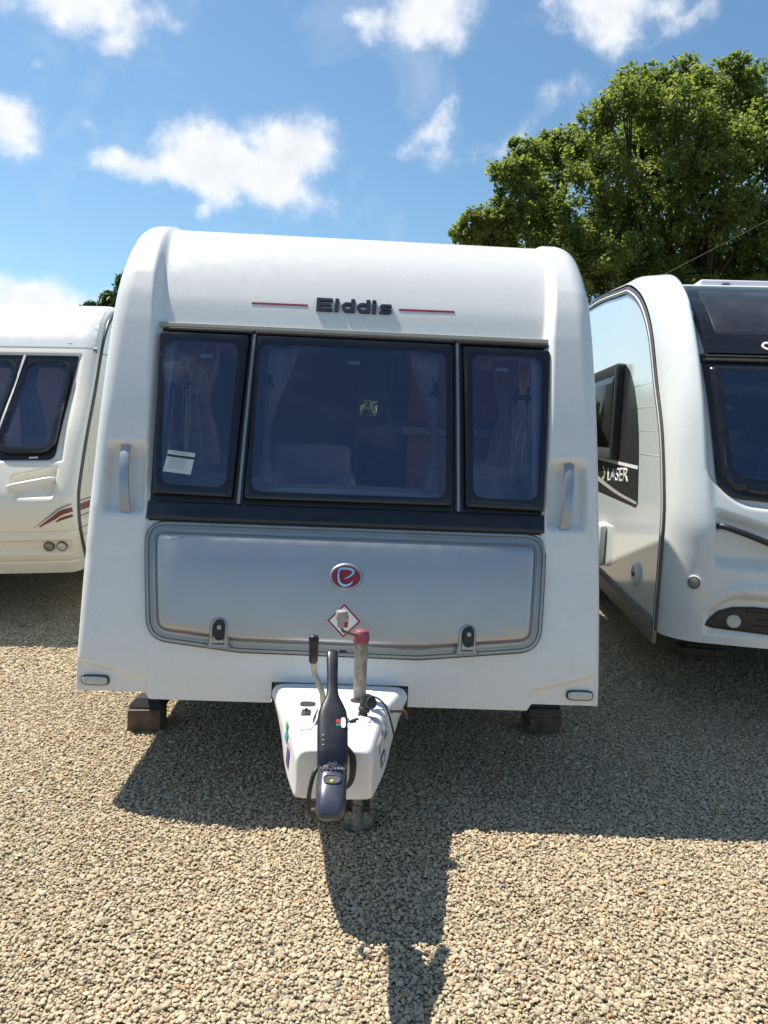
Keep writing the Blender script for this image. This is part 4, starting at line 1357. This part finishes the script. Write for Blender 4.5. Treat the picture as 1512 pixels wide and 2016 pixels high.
        B().lathe([(.029, .0), (.028, .014), (.02, .017), (0, .018)], rot_to(n_, p), 24).build('lens', mat('smoked_lens', (.22, .21, .17), .15, coat=.8, bump=.3, bscale=150), lm)
    for sg in (0, 1):
        pl = [(.195, .492), (.26, .575), (.33, .605), (.44, .615), (1.05, .60), (1.05, .455), (.60, .462), (.24, .478)]
        if sg: pl = [(Wd - a, b_) for a, b_ in pl][::-1]
        bp = mold(S, rpoly(pl, [.01, .05, .05, .05, .02, .02, .05, .02][::(-1 if sg else 1)], 5), [(0, -.026), (0, -.008), (.006, -.004), (.012, -.010)], 'bumper_insert', BLACKM, root, rows=.04, cols=.08)
        for (ua, ub, z) in ((.40, .95, .585), (.46, .95, .545), (.44, .95, .508)):
            if sg: ua, ub = Wd - ub, Wd - ua
            stroke(S, [[(ua + (ub - ua) * q / 8, z) for q in range(9)]], .007, -.011, -.004, 'insert_rib', BLACKM, bp, rows=0)
        uu = .345 if not sg else Wd - .345
        p = Vector(S.pt(uu, .528, -.010)); n_ = Vector((-.25 if not sg else .25, -.96, 0))
        B().lathe([(.036, 0), (.036, .010), (.031, .014), (.028, .013), (0, .017)], rot_to(n_, p), 24).build('fog_lamp', LENSC, bp)
    # interior
    B().box((.3, 2.3, .5), (1.1, 2.5, 1.45), .05, seg=3).box((.32, 1.0, .5), (.95, 1.25, 1.40), .05, seg=3).build('backrest', mat('pink_fabric', (.42, .33, .31), .85, var=.08), root)
    B().box((.05, 3.4, .5), (Wd - .05, 3.44, 2.6)).build('partition', BEIGE, root, False)
    B().box((.1, .25, .5), (Wd - .1, .9, 1.12), .02).build('chest_of_drawers', CABIN, root)
    curtain('curtain', root, .95, .62, .42, .40, 1.95, 1.30, .7, CURT)
    curtain('curtain', root, .10, .35, .50, .40, 1.95, 1.30, .6, CURT)
    curtain('curtain', root, .07, .09, 1.45, 1.9, 1.98, 1.40, .5, CURT)
    # roof light rails behind the sunroof
    b = B().box((.47, 1.35, 2.56), (1.9, 2.0, 2.635), .02, seg=3).build('roof_light', mat('lilac_acrylic', (.66, .64, .72), .15, coat=.6), root)
    for x in (.62, 1.7):
        B().box((x, 1.33, 2.585), (x + .05, 1.36, 2.605), .004).build('roof_light_catch', TRIMG, b)
    b = B(); b.tube([(1.05, .9, .42), (.68, 1.15, .06)], .028, 8); b.box((.52, 1.09, .032), (.76, 1.26, .062), .005)
    b.build('corner_steady', BLACKM, root)


def build_left():
    root = empty('touring_caravan', (-2.158, 5.519, .07), 'older cream caravan on the left with maroon swoosh and two round lamps', 'caravan', rot=(0, -.04, R(5)))
    Wd = 2.2
    seam = [(.12, .38), (.022, .51), (-.055, .69), (-.070, .86), (-.033, .99), (.178, 1.324), (.443, 1.678), (.647, 1.98), (.752, 2.115), (.93, 2.275), (1.17, 2.372), (1.6, 2.41), (3, 2.43), (5.4, 2.40)]
    cen = [(.03, .345), (-.05, .50), (-.115, .69), (-.130, .86), (-.092, .99), (.122, 1.35), (.395, 1.71), (.597, 2.005), (.71, 2.15), (.90, 2.315), (1.16, 2.415), (1.6, 2.452), (3, 2.47), (5.4, 2.44)]
    S = Surf(cen, seam, -Wd, 0, .11, bow=.05)

    def dfun(U, Z, Y):
        A = np.minimum(-U, U + Wd)
        slope = .22
        hr = sm(A, .135, .155) * (1 - sm(A, .40, .44)) * sm(Z + .55 * (A - .14) * 0, .86 + 0 * A, .98) * (1 - sm(Z + slope * (A - .14), 1.105, 1.125))
        d = -.05 * hr
        d = d - .012 * np.exp(-((Z - .655) / .006) ** 2)
        d = d + .014 * sm(Z, .44, .47) * (1 - sm(Z, .60, .65)) * 0 - .016 * sm(Z, .498, .505) * (1 - sm(Z, .585, .60)) * sm(A, .03, .08)
        d = d - .008 * np.exp(-((Z - .435) / .006) ** 2)
        d = d - .02 * sm(Z, 1.15, 1.175) * (1 - sm(Z, 1.955, 1.965)) * sm(A, .10, .135)
        return d

    def hole(u, z, y):
        if y > 1.0: return False
        a = min(-u, u + Wd)
        return a > .21 and 1.24 < z < 1.88
    us = merge(grid(-.6, 0, 66), grid(-Wd, -.6, 40), [-.21, -Wd + .21], [-.003, -.01, -.02])
    zk = merge(grid(.345, 1.24, 110), [1.24, 1.88], grid(1.24, 1.88, 20), grid(1.88, 2.0, 14), grid(2.0, 2.415, 30))
    ks = merge([float(S.kz(z)) for z in zk], grid(float(S.kz(2.415)), 1, 34))
    shell(S, us, ks, dfun, hole, 'body_shell', CREAM, root, .08)
    e = S.e; sel = list(range(0, S.N, 7))
    outl = [tuple(e[i]) for i in sel] + [tuple(e[-1]), (5.4, .40)]
    sw = rpoly([(1.02, 1.36), (2.2, 1.36), (2.2, 1.93), (1.1, 1.93)], .07)
    side_wall('side_wall', 0.0, outl, [sw], CREAM, root); side_wall('side_wall', -Wd, outl, [sw], CREAM, root)
    SS = SideSurf(0.0, 1)
    f2 = ring(SS, inset(sw, -.03), inset(sw, .03), [(0, .002), (.1, .02), (1, .02)], 'side_window', BLACKM, root)
    mold(SS, inset(sw, .028), [(0, .02)], 'pane', GLASS2, f2)
    B().box((-Wd + .01, 5.36, .40), (-.01, 5.4, 2.4)).build('rear_wall', CREAM, root, False)
    B().box((-Wd + .05, .15, .41), (-.05, 5.3, .48)).build('floor', UNDER, root, False)
    wheel(root, -.17, 2.9); wheel(root, -Wd + .17, 2.9)
    # roof skin of the front in white aluminium over the brow
    mold(S, [(-Wd + .03, 2.015), (-.03, 2.015), (-.03, 2.40), (-Wd + .03, 2.40)], [(0, -.004), (0, .003), (.01, .004)], 'roof_brow', ALUW, root, rows=.012, cols=.03)
    for dy, r_ in ((.006, .011), (.030, .008)):
        rail_on_seam(S, .004, .0, .8, dy, r_, 'seam_rail', TRIMG, root, 1)
    rail_on_seam(S, .005, .0, .8, .019, .005, 'seam_bead', ALU, root, 1)
    stroke(S, [[(-Wd + .03, 1.990), (-.012, 1.992)]], .020, .0, .018, 'gutter_rail', TRIMG, root, rows=0)
    stroke(S, [[(-Wd + .03, 2.008), (-.012, 2.010)]], .012, .0, .022, 'gutter_rail', ALUW, root, rows=0)
    stroke(S, [[(-Wd + .06, 2.048), (-.20, 2.045)]], .003, .003, .006, 'brow_line', TRIMG, root, rows=0)
    # windows
    wo = [(-Wd + .135, 1.955), (-Wd + .17, 1.168), (-.170, 1.172), (-.135, 1.955)]
    panes = [[(-.470, 1.86), (-.545, 1.255), (-.215, 1.255), (-.205, 1.86)], [(-1.62, 1.86), (-1.55, 1.255), (-.650, 1.255), (-.590, 1.86)], [(-2.0, 1.86), (-1.985, 1.255), (-1.65, 1.255), (-1.71, 1.86)]]
    pr = [rpoly(p, .07, 7) for p in panes]
    wf = holed(S, rpoly(wo, [.02, .06, .06, .02], 5), [inset(p, .006) for p in pr], -.012, 'window_surround', BLACKG, root, cols=.08)
    for p in pr:
        f1 = ring(S, inset(p, -.045), p, [(0, -.013), (0, .012), (.2, .022), (.5, .022), (1, .016)], 'front_window', BLACKG, root, cols=.1)
        mold(S, inset(p, -.002), [(0, .016)], 'pane', GLASS, f1, rows=.05, cols=.1)
    stroke(S, [[(-.525, 1.94), (-.605, 1.185)]], .016, -.012, .012, 'divider_strip', ALU, root, rows=.05)
    stroke(S, [[(-1.68, 1.94), (-1.595, 1.185)]], .016, -.012, .012, 'divider_strip', ALU, root, rows=.05)
    stroke(S, [[(-.345, 1.185), (-.285, 1.188)]], .010, -.011, -.008, 'frame_label', PRINTW, root, rows=0)
    # handle, lamps, swoosh
    for f in ((lambda u: u), (lambda u: -Wd - u)):
        pts = [tuple(S.pt(f(u), z, d)) for u, z, d in ((-.455, .975, .008), (-.40, .986, .014), (-.28, 1.008, .016), (-.185, 1.026, .014), (-.14, 1.034, .008))]
        hd = B().tube(pts, [.012, .0185, .0185, .0185, .012], 12, smooth=5).build('grab_handle', CREAM, root)
        for u, z in ((-.43, .98), (-.165, 1.03)):
            B().tube([tuple(S.pt(f(u), z, -.06)), tuple(S.pt(f(u), z, .01))], .011, 8).build('handle_mount', CREAM, hd)
        for u, mt_ in ((-.205, mat('smoked_lens', (.22, .21, .17), .15, coat=.8, bump=.3, bscale=150)), (-.118, LENSC)):
            p = Vector(S.pt(f(u), .548, -.016)); n_ = Vector((0, -1, -.35))
            lm = B().lathe([(.037, -.01), (.037, .014), (.034, .018), (.031, .014)], rot_to(n_, p), 24).build('marker_lamp', TRIMG, root)
            B().lathe([(.031, .0), (.031, .015), (.022, .020), (0, .022)], rot_to(n_, p), 24).build('lens', mt_, lm)
    stroke(S, [(catmull([(-.285, .692), (-.18, .77), (-.10, .83), (-.03, .856)], 5), [.002, .010, .013, .014])], .02, .001, .003, 'swoosh', GREYV, root, rows=0)
    stroke(S, [(catmull([(-.245, .700), (-.15, .760), (-.09, .800), (-.022, .818)], 5), [.008, .026, .034, .032])], .03, .001, .0035, 'swoosh', MAROON, root, rows=0)
    stroke(S, [(catmull([(-.13, .735), (-.09, .757), (-.022, .775)], 5), [.008, .020, .018])], .02, .001, .0035, 'swoosh', MAROON, root, rows=0)
    for z, w_, m_ in ((.875, .012, GREYV), (.828, .05, MAROON), (.765, .012, GREYV), (.68, .008, GREYV), (.62, .006, GREYV), (1.98, .012, GREYV)):
        i = np.argmin(abs(e[:, 1] - z)); y0 = e[i, 0] + .05
        stroke(SS, [[(y0, z), (5.2, z + .05)]], w_, .001, .003, 'side_stripe', m_, root)
    # interior
    B().box((-Wd + .05, 2.2, .5), (-.05, 2.24, 2.35)).build('partition', BEIGE, root, False)
    B().box((-Wd + .1, .4, .5), (-.1, 1.6, .95), .04).build('seat_base', FABRIC, root)
    for a, b_ in ((-.60, -.42), (-.16, -.24), (-1.65, -1.5)):
        curtain('curtain', root, a, b_, .56, .60, 1.93, 1.22, .35, mat('net_curtain', (.66, .66, .66), .9), tie=.3)
    # roof light
    rl = B().box((-.62, 1.75, 2.462), (-.22, 2.2, 2.50), .02, seg=3).loft([[(-.66, 1.7, 2.45), (-.18, 1.7, 2.45), (-.18, 2.25, 2.45), (-.66, 2.25, 2.45)], [(-.60, 1.76, 2.475), (-.24, 1.76, 2.475), (-.24, 2.2, 2.475), (-.60, 2.2, 2.475)]]).build('roof_light', ALUW, root)
    for x in (-.50, -.36):
        B().box((x, 1.735, 2.476), (x + .05, 1.752, 2.486), .002).build('roof_light_catch', TRIMG, rl)


build_left()
build_right()


# ------------------------------------------------------------------ timber blocks
def block(loc, size, rz, label, n=3):
    o = empty('timber_block', loc, label, 'wooden block', rot=(0, 0, R(rz)))
    w, d, h = size
    for k in range(n):
        z0 = h * k / n; dx = random.uniform(-.006, .006)
        B().box((-w / 2 + dx, -d / 2 + random.uniform(-.004, .004), z0 + .0008), (w / 2 + dx, d / 2, h * (k + 1) / n - .0008), .003).build('board', WOOD, o, angle=30)
    return o


Mm = Matrix.Translation((-.15, 3.09, 0)) @ Matrix.Rotation(R(2.0), 4, 'Z')
p = Mm @ Vector((-.978, .71, -.003)); block(p, (.160, .18, .115), 6, 'brown timber block in sunshine under the left corner leg of the middle caravan', 1)
p = Mm @ Vector((1.072, .86, -.003)); block(p, (.168, .18, .122), 2, 'dark stacked boards in shade under the right corner leg of the middle caravan', 3)
block((2.32, 5.43, -.003), (.30, .20, .10), -5, 'shadowed timber block under the caravan with the dark sunroof', 2)


# ------------------------------------------------------------------ trees
def leaf_mat(name, c1, c2, c3, trans=.35):
    mt = bpy.data.materials.new(name); mt.use_nodes = True
    t = NT(mt.node_tree)
    at = t.n('ShaderNodeAttribute', attribute_name='shade').outputs['Fac']
    c = t.ramp(at, [(0, c1), (.5, c2), (1, c3)])
    b = t.n('ShaderNodeBsdfPrincipled', {'Base Color': c, 'Roughness': .5, 'Specular IOR Level': .2})
    tc_ = t.mix(1.0, c, (1.88, 1.84, .9), 'MULTIPLY')
    tr = t.n('ShaderNodeBsdfTranslucent', {'Color': tc_}).outputs[0]
    s = t.n('ShaderNodeMixShader', {0: trans, 1: b.outputs[0], 2: tr}).outputs[0]
    t.n('ShaderNodeOutputMaterial', {'Surface': s})
    return mt


def leaves(name, clumps, count, size, mt, parent, up=.6, long=1.5, seed=1, inner=.35):
    g = np.random.default_rng(seed)
    cl = np.array(clumps, float)
    wgt = cl[:, 3] ** 2; wgt /= wgt.sum()
    idx = g.choice(len(cl), count, p=wgt)
    c = cl[idx]
    # twigs: leaves gather in tufts inside each clump, so light and gaps form between them
    tuft = g.integers(0, 70, count)
    key = idx * 70 + tuft
    tdir = g.normal(size=(len(cl) * 70, 3)); tdir /= np.linalg.norm(tdir, axis=1)[:, None]
    trad = np.where(g.random(len(tdir)) < inner, g.uniform(.15, .8, len(tdir)), g.uniform(.72, 1.32, len(tdir)))
    tpos = tdir * trad[:, None] * np.array([1.08, 1.0, .85])
    tsh = g.normal(0, .16, len(tdir))
    off = g.normal(size=(count, 3)) * .13
    ctr = c[:, :3] + (tpos[key] + off) * c[:, 3:4]
    nrm = g.normal(size=(count, 3)) * .75 + tdir[key] * .55 + np.array([0, 0, up])
    nrm /= np.linalg.norm(nrm, axis=1)[:, None]
    a = np.cross(nrm, g.normal(size=(count, 3))); a /= np.linalg.norm(a, axis=1)[:, None]
    b = np.cross(nrm, a)
    s = size * g.lognormal(0, .28, count)[:, None]
    L = s * long / 2; Wd = s / 2
    droop = nrm * s * .18
    v0 = ctr - a * L; v1 = ctr - b * Wd + droop * .3; v2 = ctr + a * L - droop; v3 = ctr + b * Wd + droop * .3
    V = np.stack([v0, v1, v2, v3], 1).reshape(-1, 3).astype(np.float32)
    me = bpy.data.meshes.new(name)
    me.vertices.add(count * 4); me.vertices.foreach_set('co', V.ravel())
    me.loops.add(count * 4); me.loops.foreach_set('vertex_index', np.arange(count * 4, dtype=np.int32))
    me.polygons.add(count); me.polygons.foreach_set('loop_start', np.arange(0, count * 4, 4, dtype=np.int32))
    sh = np.clip(.5 + tsh[key] + g.normal(0, .16, count), 0, 1).astype(np.float32)
    at = me.attributes.new('shade', 'FLOAT', 'FACE'); at.data.foreach_set('value', sh)
    me.materials.append(mt)
    me.update(calc_edges=True); me.validate()
    o = bpy.data.objects.new(name, me)
    return link(o, parent)


BARK = mat('bark', (.055, .045, .035), .9, var=.3, vscale=12, bump=.5, bscale=20)


def limbs(b, base, fork, clumps, r0, seed):
    rr = random.Random(seed)
    for (x, y, z, r) in clumps:
        end = Vector((x, y, z)); f = Vector(fork) + Vector((rr.uniform(-.15, .15), rr.uniform(-.15, .15), rr.uniform(-.6, 1.2)))
        d = end - f
        mid = f + d * .5 + Vector((rr.uniform(-.5, .5), rr.uniform(-.4, .4), .22 * d.length * rr.uniform(-.2, .5)))
        rad = min(.085, r0 * .3)
        b.tube([f, f + (mid - f) * .5 + Vector((0, 0, .1)), mid, end], [rad, rad * .7, rad * .45, rad * .14], 7, smooth=4, cap=False)
        for q in range(3):
            e2 = end + Vector((rr.uniform(-1, 1), rr.uniform(-1, 1), rr.uniform(-.3, 1))) * r
            b.tube([mid + (end - mid) * rr.uniform(.1, .7), end + (e2 - end) * .4, e2], [rad * .3, rad * .16, .008], 5, smooth=3, cap=False)


MAPLE = leaf_mat('maple_leaf', (.098, .144, .048), (.155, .199, .070), (.205, .242, .092), .55)
CONIF = leaf_mat('conifer_spray', (.022, .048, .016), (.042, .078, .024), (.07, .11, .035), .25)
HEDGE = leaf_mat('hedge_leaf', (.03, .055, .015), (.06, .09, .02), (.10, .12, .03), .35)

CL = [(-5.95, -1.34, 6.33, 0.35), (-5.7, -1.77, 6.52, 0.37), (-5.33, -0.83, 6.3, 0.58), (-4.97, -1.6, 6.71, 0.62), (-4.95, -1.89, 7.55, 0.52), (-4.45, -0.81, 8.39, 0.52), (-3.52, 0.84, 9.0, 0.63), (-3.92, 0.46, 7.83, 0.83), (-3.09, 0.35, 8.98, 0.62), (-3.58, -1.39, 6.48, 0.88), (-4.75, -0.38, 6.18, 0.6), (-3.25, -0.78, 5.54, 0.65), (-3.9, .9, 5.6, .8), (-3.1, 1.2, 6.8, .9)]
CR_ = [(-2.86, -1.21, 9.02, 0.51), (-2.93, -1.55, 7.86, 0.81), (-2.91, -1.76, 9.2, 0.31), (-2.24, -1.41, 9.54, 0.63), (-1.64, 0.87, 11.01, 0.4), (-1.06, 0.55, 10.78, 0.56), (-1.37, 0.48, 9.48, 0.97), (-0.39, 0.46, 11.01, 0.48), (-1.16, -1.48, 9.22, 0.88), (-0.36, -1.11, 10.09, 0.51), (0.74, -0.09, 11.0, 0.38), (0.69, 0.24, 10.34, 0.82), (1.45, 0.63, 11.17, 0.42), (1.84, 0.72, 10.33, 0.84), (-0.39, -1.82, 8.44, 0.99), (1.29, -0.16, 8.86, 1.07), (-0.37, 0.05, 8.24, 1.09), (-1.78, -0.48, 7.4, 1.06), (0.08, -1.53, 7.18, 1.0), (1.5, -0.58, 7.26, 1.05), (-2.79, -1.81, 5.82, 0.86), (-0.48, 0.89, 6.79, 1.13), (0.84, 0.67, 6.26, 1.12), (1.74, -0.35, 5.96, 1.06), (2.03, -1.14, 9.14, 1.15), (3.32, 0.81, 7.98, 1.41), (3.58, -0.27, 8.55, 1.47), (3.39, 0.72, 10.78, 0.98), (4.41, 0.61, 6.93, 1.53), (-2.11, -0.47, 5.02, 0.79), (-.6, -1.3, 5.0, .9), (1.0, -1.4, 4.7, .9), (2.6, -1.0, 4.6, 1.0), (-1.3, -.6, 6.0, .9), (-2.4, .6, 6.4, .9)]


def broad_tree(loc, base_xy, clumps, label, count, seed, trunk_r):
    root = empty('maple_tree', loc, label, 'tree', 'broadleaf trees behind the right caravan')
    bx, by = base_xy
    b = B()
    zt_ = 3.6
    b.tube([(bx, by, -.1), (bx + .05, by, 1.2), (bx - .03, by, 2.6), (bx, by, zt_)], [trunk_r * 1.25, trunk_r, trunk_r * .92, trunk_r * .8], 14, smooth=5)
    limbs(b, (bx, by, 0), (bx, by, zt_), clumps, trunk_r, seed)
    b.build('trunk', BARK, root)
    clumps = [(x, y, z, r * .82) for x, y, z, r in clumps]
    leaves('crown', clumps, count, .060, MAPLE, root, up=1.0, seed=seed, inner=.3)


broad_tree((7.6, 20.5, 0), (0, .2), CR_, 'tall broadleaf tree whose trunk stands behind the dark sunroof, the higher crown', 190000, 5, .34)
broad_tree((7.6, 20.5, 0), (-4.0, .3), CL, 'lower broadleaf crown left of the tallest tree, over the middle caravan roof', 66000, 6, .24)


def conifer(loc, spires, label, seed, count):
    root = empty('conifer_tree', loc, label, 'tree')
    b = B(); cl = []
    rr = random.Random(seed)
    for (x, y, h, w) in spires:
        b.tube([(x, y, -.1), (x, y, h * .5), (x, y, h)], [.14, .09, .012], 8)
        k = 0.35
        while k < 1.0:
            z = h * k; wr = w * (1 - k) ** .8
            for q in range(7):
                a = rr.uniform(0, 6.28); ln = wr * rr.uniform(.55, 1.1)
                e = (x + math.cos(a) * ln, y + math.sin(a) * ln, z + ln * .35)
                b.tube([(x, y, z), e], [.02, .005], 4, cap=False)
                cl.append((e[0], e[1], e[2], .12 + .12 * (1 - k)))
                cl.append((x + math.cos(a) * ln * .55, y + math.sin(a) * ln * .55, z + ln * .2, .16 + .16 * (1 - k)))
            k += .035
        cl.append((x, y, h - .05, .06)); cl.append((x, y, h - .2, .10))
    b.build('trunk', BARK, root)
    leaves('crown', cl, count, .05, CONIF, root, up=.25, long=3.2, seed=seed, inner=.25)
    return root


conifer((-6.9, 20, 0), [(.05, 0, 5.12, 1.15), (-.42, .3, 4.72, 1.0), (.7, .4, 5.0, 1.2), (-.85, .2, 4.42, .8)], 'dark green conifer showing above the left caravan roof', 9, 36000)


def hedge():
    root = empty('hedge', (0, 14.5, 0), 'green hedge glimpsed through the rear window of the middle caravan', 'hedge')
    rr = random.Random(2); cl = []
    for k in range(60):
        cl.append((rr.uniform(-2.5, 2.5), rr.uniform(-.4, .4), rr.uniform(.3, 2.2), rr.uniform(.3, .5)))
    leaves('foliage', cl, 42000, .13, HEDGE, root, seed=3, inner=.6)
    b = B()
    for k in range(8):
        x = -2.3 + .65 * k
        b.tube([(x, 0, -.05), (x + .1, .05, 1.0), (x - .05, 0, 1.9)], [.04, .03, .01], 6, smooth=3)
    b.build('stems', BARK, root)


hedge()

# pale stay wire running down past the tree
w0 = Vector((4.1, 12, 4.08)); wd = Vector((1.48, 0, .85))
tag(B().tube([w0 + wd * t for t in np.linspace(-4.8, 6.2, 12)], .003, 6).build('stay_wire', mat('wire', (.20, .21, .14), .5, metal=.3)),
    'thin pale stay wire slanting across the dark tree above the right caravan', 'wire')
